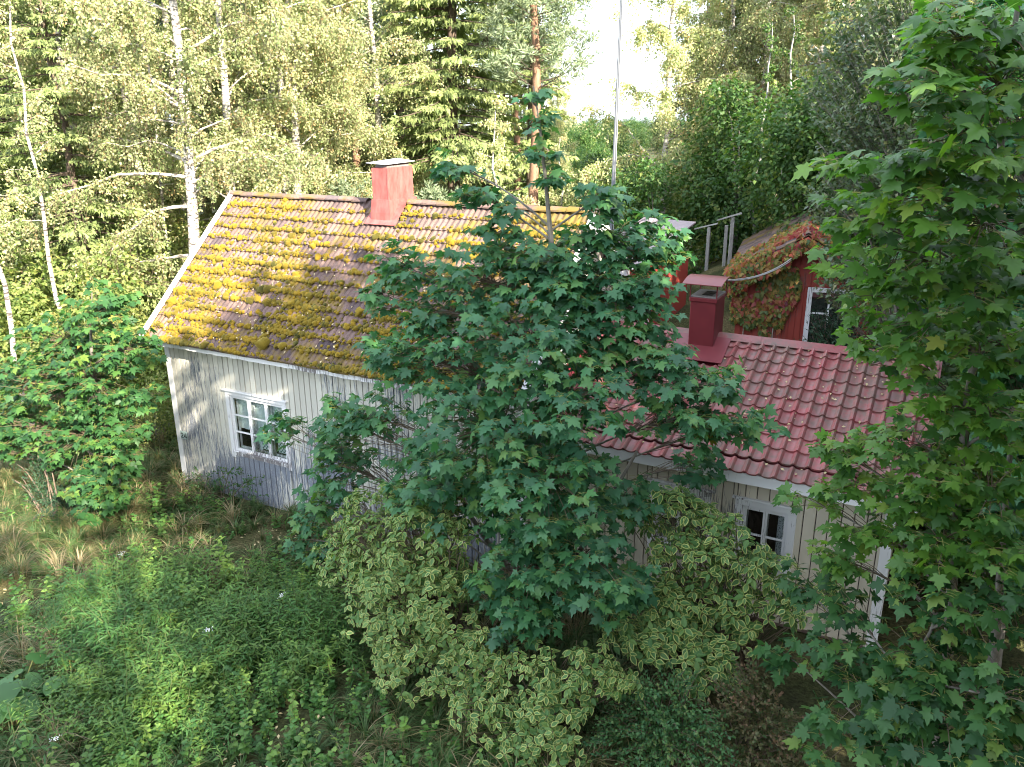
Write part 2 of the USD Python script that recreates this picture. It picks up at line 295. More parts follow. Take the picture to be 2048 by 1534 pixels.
mat('soil', {'g': ('geometry', {}), 'n': ('noise_texture', {'scale': 0.9, 'detail': 8.0, 'roughness': 0.7}), 'n2': ('noise_texture', {'scale': 24.0, 'detail': 4.0}),
             'r': ('rgb_ramp', {'ramp': [(0.32, (0.030, 0.026, 0.018)), (0.48, (0.055, 0.062, 0.024)), (0.62, (0.11, 0.095, 0.045)), (0.75, (0.06, 0.075, 0.028))]}), 'd': ('rgb_ramp', {'ramp': [(0.3, (0.45, 0.45, 0.45)), (0.7, (1.3, 1.3, 1.3))]}),
             'mu': ('mix', {'mix_type': 'multiply', 'fac': 1.0}), 'p': ('principled_bsdf', {'roughness': 0.95, 'specular_ior_level': 0.1}), 'b': ('bump', {'strength': 0.7, 'distance': 0.05})},
    [('g.position', 'n.vector'), ('g.position', 'n2.vector'), ('n.fac', 'r.fac'), ('n2.fac', 'd.fac'), ('r.color', 'mu.color1'), ('d.color', 'mu.color2'), ('mu.color', 'p.base_color'), ('n2.fac', 'b.height'), ('b.normal', 'p.normal')])

leaf_mat('maple_leaf', [(0, (0.024, 0.088, 0.040)), (0.5, (0.042, 0.138, 0.052)), (0.85, (0.082, 0.195, 0.054)), (0.95, (0.11, 0.19, 0.04)), (1, (0.36, 0.26, 0.04))], 0.48, 0.30, spec=0.38, vary=0.0)
leaf_mat('maple_leaf_bright', [(0, (0.036, 0.105, 0.020)), (0.5, (0.080, 0.185, 0.028)), (0.85, (0.14, 0.25, 0.036)), (0.96, (0.18, 0.23, 0.04)), (1, (0.40, 0.28, 0.05))], 0.45, 0.42, spec=0.40, vary=0.0)
leaf_mat('maple_leaf_mid', [(0, (0.018, 0.062, 0.020)), (0.5, (0.036, 0.105, 0.028)), (0.85, (0.074, 0.160, 0.034)), (0.95, (0.15, 0.21, 0.04)), (1, (0.36, 0.26, 0.04))], 0.52, 0.32, spec=0.32, vary=0.0)
leaf_mat('dogwood_leaf', [(0, (0.055, 0.13, 0.035)), (0.45, (0.10, 0.19, 0.055)), (0.60, (0.16, 0.23, 0.055)), (1.0, (0.42, 0.44, 0.15))], 0.55, 0.3, spec=0.3, vary=0.0)
leaf_mat('fine_leaf', [(0, (0.030, 0.095, 0.035)), (0.6, (0.065, 0.145, 0.045)), (1, (0.13, 0.17, 0.05))], 0.6, 0.3)
leaf_mat('fine_leaf_brown', [(0, (0.045, 0.085, 0.025)), (0.5, (0.10, 0.095, 0.04)), (1, (0.17, 0.10, 0.06))], 0.6, 0.3)
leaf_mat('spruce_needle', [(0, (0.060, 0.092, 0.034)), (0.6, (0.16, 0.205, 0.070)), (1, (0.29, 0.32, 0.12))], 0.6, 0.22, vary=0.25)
leaf_mat('young_spruce_needle', [(0, (0.014, 0.042, 0.022)), (1, (0.035, 0.085, 0.035))], 0.6, 0.12)
leaf_mat('pine_needle', [(0, (0.10, 0.145, 0.085)), (1, (0.24, 0.28, 0.16))], 0.5, 0.15, vary=0.15)
leaf_mat('birch_leaf', [(0, (0.17, 0.24, 0.085)), (0.40, (0.35, 0.40, 0.18)), (0.8, (0.50, 0.48, 0.27)), (1, (0.55, 0.38, 0.18))], 0.5, 0.4, (1.15, 1.2, 0.85), vary=0.2)
leaf_mat('bush_leaf', [(0, (0.030, 0.075, 0.020)), (0.6, (0.060, 0.120, 0.028)), (1, (0.13, 0.16, 0.035))], 0.5, 0.35, vary=0.3)
leaf_mat('yellow_bush_leaf', [(0, (0.09, 0.14, 0.035)), (0.6, (0.20, 0.24, 0.07)), (1, (0.33, 0.30, 0.10))], 0.5, 0.4, vary=0.25)
leaf_mat('willow_leaf', [(0, (0.045, 0.085, 0.040)), (0.6, (0.095, 0.135, 0.065)), (1, (0.18, 0.18, 0.09))], 0.4, 0.25, spec=0.5)
leaf_mat('vine_leaf', [(0, (0.05, 0.10, 0.03)), (0.30, (0.12, 0.15, 0.035)), (0.48, (0.28, 0.20, 0.045)), (0.62, (0.30, 0.09, 0.05)), (0.85, (0.26, 0.035, 0.045)), (1, (0.14, 0.04, 0.055))], 0.5, 0.3, (1.4, 1.1, 0.7), vary=0.0)
leaf_mat('herb_leaf', [(0, (0.030, 0.095, 0.027)), (0.55, (0.062, 0.150, 0.036)), (1, (0.16, 0.245, 0.048))], 0.5, 0.35, vary=0.25)
leaf_mat('grass_blade', [(0, (0.045, 0.100, 0.028)), (0.45, (0.085, 0.135, 0.045)), (0.7, (0.21, 0.17, 0.08)), (1, (0.30, 0.24, 0.15))], 0.55, 0.35, (1.2, 1.2, 0.8), vary=0.25)

# ------------------------------------------------------------------ terrain
def sstep(a, b, x): t = np.clip((x - a) / (b - a), 0, 1); return t * t * (3 - 2 * t)
def ground_z(x, y):
    x, y = np.asarray(x, float), np.asarray(y, float)
    hill = 0.32 * np.clip(y - 4, 0, 10) * sstep(2, 8.5, x)
    far = 0.0
    bump = 0.22 * (meshkit.fbm(np.stack([x * .35, y * .35, 0 * x], -1), 3, 5) - .5) * sstep(0, 2.5, np.maximum(np.maximum(-y - 0.3, y - 5.2), np.maximum(-x - .3, x - 13.8)))
    return hill + far + bump - 0.02
gx = np.unique(np.r_[np.linspace(-320, -24, 38), np.linspace(-24, 32, 150), np.linspace(32, 320, 38)])
gy = np.unique(np.r_[np.linspace(-320, -14, 38), np.linspace(-14, 32, 120), np.linspace(32, 340, 38)])
X, Y = np.meshgrid(gx, gy, indexing='ij')
V = np.stack([X, Y, ground_z(X, Y)], -1).reshape(-1, 3); ny = len(gy)
i, j = np.meshgrid(np.arange(len(gx) - 1), np.arange(ny - 1), indexing='ij'); a = (i * ny + j).ravel()
tag(obj('ground', (V, np.stack([a, a + ny, a + ny + 1, a + 1], -1)), 'soil', smooth=True), 'overgrown garden ground of dark soil and rough grass', None, None, 'structure')

# ------------------------------------------------------------------ the house
house = thing('wooden_house', 'old cream boarded house with mossy tile roof and low wing under red metal roof', 'house')
L, DEP, HW, HE, HR = 8.10, 4.70, 3.0, 3.212, 5.732            # main block: length, depth, wall height, eave height, ridge height
OF, OG, YR = 0.365, 0.207, 2.349                               # front overhang, gable overhang, ridge y
WX0, WX1, WZ0, WZ1 = 1.54, 3.11, 0.94, 2.29                    # window casing outer edges
AX1, AY, AZ0, AZ1 = 13.43, 0.523, 0.10, 2.36                   # wing: right end, front wall plane, base, wall top
SL = np.array([0, YR + OF, HR - HE]); SLEN = np.linalg.norm(SL); SU = SL / SLEN; SN = np.cross([1.0, 0, 0], SU)

def wall_panel(x0, x1, y, z0, z1, holes, thick=0.10):
    """a wall of boxes round rectangular openings; front face at y"""
    b = MB(); xs = sorted({x0, x1, *[h[k] for h in holes for k in (0, 1)]})
    for a_, c_ in zip(xs[:-1], xs[1:]):
        cuts = sorted([(h[2], h[3]) for h in holes if h[0] <= a_ + 1e-6 and h[1] >= c_ - 1e-6]); lo = z0
        for q0, q1 in cuts: b.box((a_, y, lo), (c_, y + thick, q0)); lo = q1
        b.box((a_, y, lo), (c_, y + thick, z1))
    return b

obj('foundation', MB().box((0.03, 0.03, -0.5), (L - .03, DEP - .03, 0.0)).box((L, AY + .04, -.5), (AX1 - .04, 4.2, AZ0)), 'foundation_stone', house)
hole = (WX0 + .10, WX1 - .10, WZ0 + .10, WZ1 - .10)
wall = obj('wall', wall_panel(0, L, 0.0, 0.0, HW + .12, [hole]), 'dark_gap', house)
rest = MB().box((0, DEP - .1, 0), (L, DEP, HW))
for x0 in (0.0, L - .1):
    yb = [(0.1, 0), (DEP - .1, 0), (DEP - .1, HW), (YR, HR - .12), (0.1, HW)]
    rest.hull([(x, y, z) for x in (x0, x0 + .1) for y, z in yb])
obj('gable_wall', rest, 'cream_paint', house)
# boards of the front wall, each a piece
r = np.random.default_rng(11)
def boards(parent, x0, x1, y, z0, z1, width, mtl, holes, thick=0.028, rr=r):
    edges = [x0]
    while edges[-1] < x1 - .03: edges.append(min(edges[-1] + width * rr.uniform(.94, 1.06), x1))
    edges = sorted(set(edges) | {e for h in holes for e in h[:2]})
    for x, xe in zip(edges[:-1], edges[1:]):
        w = xe - x; t = rr.random(); g = .0075
        if w < .02: continue
        spans = [(z0 + rr.uniform(-.012, .012), z1)]
        for h in holes:
            if h[0] < x + w / 2 < h[1]: spans = [(z0, h[2]), (h[3], z1)]
        for a_, c_ in spans:
            if c_ - a_ > .03: obj('board', MB().box((x + g, y - thick - rr.uniform(0, .004), a_), (x + w - g, y - .001, c_), t, bev=.005), mtl, parent)
boards(wall, 0.10, L - .1, 0.0, -0.04, HW + .10, 0.135, 'cream_paint', [(WX0 + .02, WX1 - .02, WZ0 + .02, WZ1 - .02)])
for x0 in (-.035, L - .10):
    obj('corner_board', MB().box((x0, -.045, -.05), (x0 + .135, .06, HW + .02), .5, .006), 'white_paint', wall)
# right gable boards seen over the wing
for k in range(34):
    y0 = .02 + k * .137; top = HE + (HR - HE) * (1 - abs(y0 + .07 - YR) / (YR + OF)) - .16
    if y0 + .13 < DEP: obj('gable_board', MB().box((L + .001, y0 + .004, 0.2), (L + .024, y0 + .132, top), r.random(), .004), 'cream_paint', house)

# eaves, fascia and bargeboards
fas = MB()
xs = np.linspace(-OG + .02, L + OG, 60)
for a_, c_ in zip(xs[:-1], xs[1:]):
    fas.box((a_, -OF + .045, HE - .115 - r.uniform(0, .02)), (c_ + .001 * (r.random() > .5) - .001, -OF + .068, HE - .02))
obj('fascia', fas, 'flaked_white', house)
obj('soffit', MB().hull([(x, y, z) for x in (-OG + .03, L + OG - .03) for y, z in ((-OF + .07, HE - .10), (-OF + .07, HE - .08), (.0, HW + .07), (.0, HW + .09))]), 'cream_paint', house)
def rake(x0, x1, side, up0, up1):
    """board along a gable slope; side -1 front, +1 back"""
    pts = []
    for s in (-.02, SLEN + .02):
        for u in (up0, up1):
            y, z = -OF + SU[1] * s + SN[1] * u, HE + SU[2] * s + SN[2] * u
            if side > 0: y = 2 * YR - y
            pts += [(x0, y, z), (x1, y, z)]
    return pts
for side in (-1, 1):
    for x0 in (-OG, L + OG - .03):
        obj('bargeboard', MB().hull(rake(x0 - .012, x0 + .03, side, -.20, .075)), 'white_paint', house)
        obj('rake_cap', MB().hull(rake(x0 - .015 - .0, x0 + .115, side, .076, .096) if x0 < 0 else rake(x0 - .085, x0 + .045, side, .076, .096)), 'white_paint', house)

# main roof: underlay, single tiles with two rolls, ridge tiles, moss
roof = obj('roof', MB().hull([(x, *p) for x in (-OG + .02, L + OG - .02) for p in ((-OF + .02, HE - .03), (-OF + .02, HE - .015), (YR, HR - .02), (YR, HR - .10))])
           .hull([(x, *p) for x in (-OG + .02, L + OG - .02) for p in ((2 * YR + OF, HE), (2 * YR + OF, HE - .03), (YR, HR), (YR, HR - .10))]), 'dark_gap', house)
NROW, NCOL = 13, 36
EXP = SLEN / NROW; TW = (L + 2 * OG - .10) / NCOL
CH1 = (3.87, 4.22, 1.98, 2.80)                                  # first chimney: x0, x1, y0, y1
def roof_pt(x, s, h): return np.stack(np.broadcast_arrays(x, -OF + SU[1] * s + SN[1] * h, HE + SU[2] * s + SN[2] * h), -1)
prof_u = np.array([0, .06, .16, .27, .38, .44, .50, .56, .66, .77, .88, .95, 1.0])
prof_h = np.array([.004, .004, .020, .027, .020, .006, .003, .006, .020, .027, .020, .006, .004])
def tile_mesh(row, col, rr):
    x0 = -OG + .05 + col * TW; s0 = row * EXP - .03 + rr.normal(0, .004); s1 = s0 + EXP + .05; lift = .034 + abs(rr.normal(0, .003)); x0 += rr.normal(0, .0025); skew = rr.normal(0, .004)
    n = len(prof_u); rows = []
    for s, h in ((s0, -.012), (s0, None), ((s0 + s1) / 2, None), (s1, None)):
        k = (s - s0) / (s1 - s0)
        hh = prof_h + .010 + lift * (1 - k) if h is None else np.full(n, h + .008)
        rows.append(roof_pt(x0 + prof_u * TW * .985 + skew * k, s, hh))
    v = np.vstack(rows); f = []
    for a_ in range(3):
        for b_ in range(n - 1): q = a_ * n + b_; f.append([q, q + 1, q + n + 1, q + n])
    t = np.clip(.5 + .22 * rr.normal() - (.30 if row == 0 else .15 if row == 1 else 0) * (col > 6), 0, 1)
    return v, np.array(f), np.full(len(v), t)
rt = np.random.default_rng(21); rest_tiles = MB(); cells = []
for row in range(NROW):
    for col in range(NCOL):
        xm, sm = -OG + .05 + (col + .5) * TW, (row + .5) * EXP
        ym = -OF + SU[1] * sm
        if CH1[0] - .1 < xm < CH1[1] + .1 and ym > CH1[2] + .02: continue
        cells.append((col > 22, row, col))
for k, (_, row, col) in enumerate(sorted(cells)):
    tm = tile_mesh(row, col, rt)
    if k < 300: obj('roof_tile', tm, 'roof_tile', roof, smooth=25)
    else: rest_tiles.add(*tm)
obj('far_tiles', rest_tiles, 'roof_tile', roof, kind='stuff', smooth=25)
# smooth=25 splits vertices, so give every tile mesh a constant tint instead
# back slope, plain courses
bk = MB()
for row in range(NROW):
    s0 = row * EXP; pts = []
    for s, h in ((s0, .0), (s0, .045), (s0 + EXP + .03, .0), (s0 + EXP + .03, .012)):
        y, z = -OF + SU[1] * s + SN[1] * h, HE + SU[2] * s + SN[2] * h; pts += [(x, 2 * YR - y, z) for x in (-OG + .05, L + OG - .05)]
    bk.hull(pts, rt.random())
obj('back_courses', bk, 'roof_tile', roof)
x = -OG + .05
while x < L + OG - .1:
    w = .33
    if not (x + w > CH1[0] - .12 and x < CH1[1] + .12):
        th = np.linspace(-1.25, 1.25, 9); b = MB(); rows = []; z0 = HR + .012 + rt.normal(0, .006)
        for xx, ra in ((x - .02, .125), (x + w, .112)): rows.append(np.column_stack([np.full(9, xx), YR + ra * np.sin(th), z0 + ra * np.cos(th) * .72]))
        rows += [r_ - [0, 0, .018] for r_ in rows]
        v = np.vstack(rows); f = [[q, q + 1, q + 10, q + 9] for q in range(8)] + [[18 + q, 27 + q, 28 + q, 19 + q] for q in range(8)] + [[q, 18 + q, 19 + q, q + 1] for q in range(8)]
        obj('ridge_tile', (v, np.array(f), np.full(len(v), np.clip(.6 + .2 * rt.normal(), 0, 1))), 'roof_tile', roof)
    x += w
# moss cushions: thick along the lower edge of each course, most in the lower left
def moss_density(x, s):
    q = meshkit.fbm(np.stack([x * .9, s * 1.1, 0 * x], -1), 4, 9)
    return np.clip((q - .37) * 3.6, 0, 1.25) * (1.0 - .80 * sstep(.7, 2.4, s + .25 * np.clip(x - 3, 0, 9))) * np.where((x < .35) & (s < .7), .4, 1)
rm = np.random.default_rng(31); nm = 52000
mx, mrow = rm.uniform(-OG + .1, L + .1, nm), rm.integers(0, NROW, nm)
ms = mrow * EXP + np.where(rm.random(nm) < .55, rm.normal(0.0, .022, nm), rm.uniform(0, EXP, nm))
den = moss_density(mx, ms) * np.where(np.abs(ms - mrow * EXP) < .05, .62, .62) + .09 * (np.abs(ms - mrow * EXP) < .05)
ok = (rm.random(nm) < den) & (ms > -.02) & (ms < SLEN - .05); ok &= ~((mx > CH1[0] - .15) & (mx < CH1[1] + .2) & (ms > SLEN * .82))
mx, ms, mrow = mx[ok], ms[ok], mrow[ok]
ico = trimesh.creation.icosphere(1); keepv = ico.vertices
k_in = np.clip((ms - mrow * EXP) / EXP, 0, 1); base = roof_pt(mx, ms, .036 + .03 * (1 - k_in))
sz = rm.gamma(2.0, .0085, len(mx)) + .006
BV = keepv[None] * (sz[:, None, None] * np.array([1, 1, .75])) * (1 + .22 * rm.normal(size=(len(mx), len(keepv), 1)))
BV = BV @ np.array([[1, 0, 0], SU, SN]) + base[:, None]
tt = np.clip(.48 + .26 * rm.normal(size=len(mx)) + 1.1 * (meshkit.fbm(np.stack([mx * 2.2, ms * 2.2, 0 * mx], -1), 3, 14) - .5), 0, 1)
obj('moss', flat((BV, ico.faces, np.repeat(tt[:, None], len(keepv), 1))), 'moss', roof, kind='stuff', smooth=True)
# fallen leaves lying on both roofs
def lying(n, x0, x1, s0, s1, pt, nrm, seed, h=.075):
    q = np.random.default_rng(seed); x, s = q.uniform(x0, x1, n), q.uniform(s0, s1, n) ** 1.0
    a = q.uniform(0, 6.28, n); tdir = np.cos(a)[:, None] * np.array([1, 0, 0]) + np.sin(a)[:, None] * np.cross(nrm, [1, 0, 0])
    return flat(leaves(KITE, pt(x, s, h), tdir + .15 * q.normal(size=(n, 3)), np.tile(nrm, (n, 1)) + .2 * q.normal(size=(n, 3)), q.uniform(.035, .065, n), q.random(n)))
obj('fallen_leaves', lying(330, .2, 7.8, .1, 2.6, roof_pt, SN, 41), 'dead_leaf', roof, kind='stuff')

# first chimney: sheet-clad stack on the ridge, wider foot, flashing and a tilted lid
ch = obj('chimney', MB().box((CH1[0], CH1[2], 5.75), (CH1[1], CH1[3], 6.42), .5, .012), 'sheet_red_faded', house)
c0, c1, c2, c3 = CH1
obj('skirt', MB().hull([(x, y, 5.84) for x in (c0 - .03, c1 + .03) for y in (c2 - .03, c3 + .03)] + [(x, y, 5.60) for x in (c0 - .05, c1 + .05) for y in (c2 - .05, c3 + .05)] + [(x, y, 5.2) for x in (c0 - .05, c1 + .05) for y in (c2 - .05, c3 + .05)], .6), 'sheet_red_faded', ch)
obj('flashing', MB().hull([tuple(roof_pt(x, s, h)) for x in (c0 - .16, c1 + .20) for s in (SLEN - .60, SLEN - .02) for h in (.080, .092)]), 'sheet_red_faded', ch)
for xx in (c0 - .004, c1 - .010):
    obj('corner_strip', MB().box((xx - .004, c2 - .010, 5.84), (xx + .022, c2 - .0005, 6.41)), 'sheet_red_faded', ch)
obj('flue_top', MB().box((c0 + .04, c2 + .06, 6.42), (c1 - .05, c3 - .06, 6.475)), 'concrete_cap', ch)
obj('lid', MB().hull([(c0 - .08, c2 - .07, 6.500), (c1 + .01, c2 - .06, 6.475), (c1 + .03, c3 + .04, 6.50), (c0 - .04, c3 + .04, 6.545), (c0 - .08, c2 - .07, 6.508), (c1 + .01, c2 - .06, 6.483), (c1 + .03, c3 + .04, 6.508), (c0 - .04, c3 + .04, 6.553)]), 'sheet_grey', ch)

# front window: weathered casing, three casements of three panes, blinds and a checked cloth behind
def window(parent, x0, x1, z0, z1, y, ncas, nrow, casing, sash, extras, wide=.09):
    w = obj('window', MB().box((x0 + wide - .005, y - .010, z0 + wide - .005), (x0 + wide + .025, y + .075, z1 - wide + .005)).box((x1 - wide - .025, y - .010, z0 + wide - .005), (x1 - wide + .005, y + .075, z1 - wide + .005))
            .box((x0 + wide + .025, y - .010, z0 + wide - .005), (x1 - wide - .025, y + .075, z0 + wide + .025)).box((x0 + wide + .025, y - .010, z1 - wide - .025), (x1 - wide - .025, y + .075, z1 - wide + .005)), sash, parent)
    for a_, c_ in ((x0, x0 + wide), (x1 - wide, x1)): obj('casing', MB().box((a_, y - .045, z0 - .05), (c_, y - .012, z1 - wide * .9), .5, .005), casing, w)
    obj('casing', MB().box((x0 + .001, y - .047, z1 - wide * .9 + .001), (x1 - .001, y - .012, z1), .5, .005), casing, w)
    obj('casing', MB().box((x0 + wide + .001, y - .046, z0), (x1 - wide - .001, y - .012, z0 + wide - .006), .5, .005), casing, w)
    obj('head_board', MB().box((x0 - .045, y - .085, z1 + .001), (x1 + .045, y - .012, z1 + .032), .5, .006), casing, w)
    obj('sill', MB().box((x0 + wide - .01, y - .075, z0 + wide - .005), (x1 - wide + .01, y - .047, z0 + wide + .018), .5, .005), casing, w)
    ix0, ix1, iz0, iz1 = x0 + wide + .025, x1 - wide - .025, z0 + wide + .025, z1 - wide - .025; cw = (ix1 - ix0) / ncas
    for c in range(ncas):
        a_, b_ = ix0 + c * cw, ix0 + (c + 1) * cw; st = .032
        cs = MB().box((a_ + .002, y - .004, iz0), (a_ + st, y + .034, iz1)).box((b_ - st, y - .004, iz0), (b_ - .002, y + .034, iz1))
        cs.box((a_ + st, y - .004, iz0), (b_ - st, y + .034, iz0 + st)).box((a_ + st, y - .004, iz1 - st), (b_ - st, y + .034, iz1))
        rh = (iz1 - iz0 - 2 * st) / nrow
        for q in range(1, nrow): z = iz0 + st + q * rh; cs.box((a_ + st, y - .002, z - .012), (b_ - st, y + .030, z + .012))
        obj('casement', cs, sash, w)
        for q in range(nrow): z = iz0 + st + q * rh; obj('pane', MB().box((a_ + st - .004, y + .012, z + .008), (b_ - st + .004, y + .015, z + rh - .008)), 'glass', w)
        # inner casement of the double window
        inn = MB().box((a_ + .01, y + .095, iz0), (a_ + .036, y + .125, iz1)).box((b_ - .036, y + .095, iz0), (b_ - .01, y + .125, iz1)).box((a_ + .05, y + .095, iz0), (b_ - .05, y + .125, iz0 + .045))
        obj('inner_casement', inn, sash, w)
    extras(w, ix0, ix1, iz0, iz1, cw)
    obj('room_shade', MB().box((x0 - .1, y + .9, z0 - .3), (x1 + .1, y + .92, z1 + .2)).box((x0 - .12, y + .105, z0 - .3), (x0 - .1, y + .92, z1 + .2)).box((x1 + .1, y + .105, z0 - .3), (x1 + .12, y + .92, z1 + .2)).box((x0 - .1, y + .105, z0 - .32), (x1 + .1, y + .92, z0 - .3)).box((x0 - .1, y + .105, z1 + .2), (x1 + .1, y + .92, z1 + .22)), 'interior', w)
    return w
def front_extras(w, x0, x1, z0, z1, cw):
    b = MB(); xs = np.linspace(x0 - .02, x1 + .02, 40); ys = .155 + .008 * np.sin(xs * 30)
    v = np.array([(a_, y_, z) for z in (z0 + (z1 - z0) * .36, z1 + .05) for a_, y_ in zip(xs, ys)]); f = [[q, q + 1, q + 41, q + 40] for q in range(39)]
    obj('blind', b.add(v, f), 'blind_cloth', w)
    for c in (1, 2): obj('checked_cloth', MB().box((x0 + c * cw + .06, .158, z0 + .05), (x0 + (c + 1) * cw - .03, .162, z0 + .27)), 'check_cloth', w)
    obj('side_curtain', MB().box((x0 + cw + .0, .150, z0 + .02), (x0 + cw + .10, .154, z0 + .40)), 'blind_cloth', w)
window(house, WX0, WX1, WZ0, WZ1, 0.0, 3, 3, 'flaked_white', 'white_paint', front_extras)

# ---- the low wing
wh = [(10.02, 10.98, .86, 1.98), (11.33, 12.20, .86, 1.98)]
wing = obj('wing_wall', wall_panel(L + .03, AX1, AY, AZ0, AZ1 + .12, [(a_ + .1, b_ - .1, c_ + .1, d_ - .1) for a_, b_, c_, d_ in wh]).box((AX1 - .1, AY + .1, AZ0), (AX1, 4.4, AZ1)), 'dark_gap', house)
boards(wing, L + .03, AX1 - .10, AY, AZ0 - .03, AZ1 + .10, 0.165, 'annex_paint', [(a_ + .02, b_ - .02, c_ + .02, d_ - .02) for a_, b_, c_, d_ in wh])
obj('corner_board', MB().box((AX1 - .11, AY - .045, AZ0 - .05), (AX1 + .03, AY + .08, AZ1), .5, .006), 'flaked_white', wing)
for k in range(26):
    y0 = AY + .09 + k * .150
    if y0 < 4.3: obj('end_board', MB().box((AX1 + .001, y0, AZ0 - .03), (AX1 + .022, y0 + .143, AZ1 + 1.2 - abs(y0 + .07 - 2.835) * .443 - .12), r.random(), .004), 'annex_paint', house)
def wing_extras(w, x0, x1, z0, z1, cw):
    obj('lace_curtain', MB().box((x1 - .14, AY + .15, z0), (x1, AY + .154, z1)), 'lace_cloth', w)
for a_, b_, c_, d_ in wh: window(house, a_, b_, c_, d_, AY, 2, 2, 'white_paint', 'white_paint', wing_extras, wide=.11)
AE_Y, AE_Z, AR_Y, AR_Z = 0.126, 2.561, 2.835, 3.762
AS = np.array([0, AR_Y - AE_Y, AR_Z - AE_Z]); ASL = np.linalg.norm(AS); ASU = AS / ASL; ASN = np.cross([1.0, 0, 0], ASU)
def aroof(x, s, h): return np.stack(np.broadcast_arrays(x, AE_Y + ASU[1] * s + ASN[1] * h, AE_Z + ASU[2] * s + ASN[2] * h), -1)
AX0, AXE = L + .06, 13.72
roof2 = obj('wing_roof', MB().hull([tuple(aroof(x, s, h)) for x in (AX0, AXE - .02) for s in (.03, ASL) for h in (-.05, -.03)])
            .hull([(x, 2 * AR_Y - p[1] if True else 0, p[2]) for x in (AX0, AXE - .02) for p in (aroof(0., .03, -.05), aroof(0., .03, .0), aroof(0., ASL, -.05), aroof(0., ASL, .0))]), 'sheet_red', house)
obj('wing_fascia', MB().box((AX0, AE_Y + .035, AE_Z - .20), (AXE, AE_Y + .06, AE_Z - .035), .5, .004), 'white_paint', house)
obj('wing_soffit', MB().hull([(x, y, z) for x in (AX0, AXE - .05) for y, z in ((AE_Y + .06, AE_Z - .14), (AE_Y + .06, AE_Z - .12), (AY, AE_Z - .05), (AY, AE_Z - .03))]), 'white_paint', house)
obj('wing_bargeboard', MB().hull([tuple(aroof(x, s, h)) for x in (AXE - .03, AXE) for s in (0, ASL) for h in (-.17, .05)]), 'sheet_red', house)
NR2, NC2 = 11, 28; E2 = (ASL - .02) / NR2; W2 = (AXE - AX0) / NC2
uu = np.linspace(0, 1, 13); wave = np.where(uu < .62, .006 - .012 * np.sin(np.pi * uu / .62), .006 + .034 * np.sin(np.pi * (uu - .62) / .38))
CH2 = (9.92, 10.34, 2.46, 3.05)
rk = np.random.default_rng(5)
for row in range(NR2):
    for col in range(NC2):
        x0 = AX0 + col * W2; s0 = row * E2 - (.035 if row == 0 else 0); xm = x0 + W2 / 2
        if CH2[0] - .25 < xm < CH2[1] + .22 and row >= NR2 - 3: continue
        n = len(uu); rows = []
        for s, h in ((s0, -.002), (s0 + .004, .024), (s0 + .05, .026), (s0 + E2 + .004, .0)): rows.append(aroof(x0 + uu * (W2 + .0005), s, wave + h))
        v = np.vstack(rows); f = [[a_ * n + b_, a_ * n + b_ + 1, (a_ + 1) * n + b_ + 1, (a_ + 1) * n + b_] for a_ in range(3) for b_ in range(n - 1)]
        obj('metal_tile', (v, np.array(f), np.full(len(v), rk.random())), 'metal_tile', roof2, smooth=40)
x = AX0
while x < AXE - .1:
    w = min(1.45, AXE - x); b = MB()
    b.hull([(xx, AR_Y + dy, AR_Z + dz) for xx in (x, x + w - .004) for dy, dz in ((-.17, -.022), (-.17, -.030), (0, .058), (0, .045))]).hull([(xx, AR_Y + dy, AR_Z + dz) for xx in (x, x + w - .004) for dy, dz in ((.17, -.022), (.17, -.030), (0, .058), (0, .045))])
    obj('ridge_cap', b, 'metal_tile', roof2); x += w
obj('fallen_leaves', lying(210, AX0 + .2, AXE - .1, .05, ASL - .15, aroof, ASN, 43, .035), 'dead_leaf', roof2, kind='stuff')
obj('wall_flashing', MB().hull([tuple(aroof(x, s, h)) for x in (AX0 - .03, AX0 + .02) for s in (0.0, ASL) for h in (.0, .13)]).hull([tuple(aroof(x, s, h)) for x in (AX0 + .021, AX0 + .16) for s in (0.0, ASL) for h in (.036, .046)]), 'sheet_red', roof2)
c0, c1, c2, c3 = CH2
ch2 = obj('chimney', MB().box((c0, c2, 3.3), (c1, c3, 4.385), .5, .008), 'sheet_red', house, label='dark red chimney with a curved hood on rods')
obj('collar', MB().box((c0 - .022, c2 - .022, 4.386), (c1 + .022, c3 + .022, 4.455), .5, .008), 'sheet_red', ch2)
obj('top_slab', MB().box((c0 - .012, c2 - .012, 4.456), (c1 + .012, c3 + .012, 4.478), .5, .006), 'concrete_cap', ch2)
for k in range(3): obj('flue', MB().box((c0 + .15, c2 + .12 + k * .13, 4.470), (c1 - .10, c2 + .215 + k * .13, 4.482)), 'soot', ch2)
for xx in (c0 - .010, c1 + .010):
    for yy_ in (c2 - .01, c3 + .01): obj('hood_rod', MB().box((xx - .008, yy_ - .008, 4.40), (xx + .008, yy_ + .008, 4.70)), 'sheet_red', ch2)
n = 9; ys = np.linspace(c2 - .10, c3 + .12, n); zz = 4.69 + .075 * np.sin(np.linspace(0, 1, n) * np.pi)
v = np.array([(x_, y_, z_ + d) for d in (0, -.012) for x_ in (c0 - .13, c1 + .10) for y_, z_ in zip(ys, zz)])
f = [[a_ + q, a_ + q + 1, a_ + n + q + 1, a_ + n + q] for a_ in (0, 2 * n) for q in range(n - 1)] + [[q, q + 1, 2 * n + q + 1, 2 * n + q] for q in range(n - 1)] + [[n + q, n + q + 1, 3 * n + q + 1, 3 * n + q] for q in range(n - 1)] + [[0, n, 3 * n, 2 * n], [n - 1, 2 * n - 1, 4 * n - 1, 3 * n - 1]]
obj('hood', (v, np.array(f)), 'sheet_red', ch2, smooth=30)
obj('flashing', MB().hull([tuple(aroof(x, s, h)) for x in (c0 - .26, c1 + .24) for s in (ASL - .78, ASL - .02) for h in (.038, .050)]), 'sheet_red', ch2)

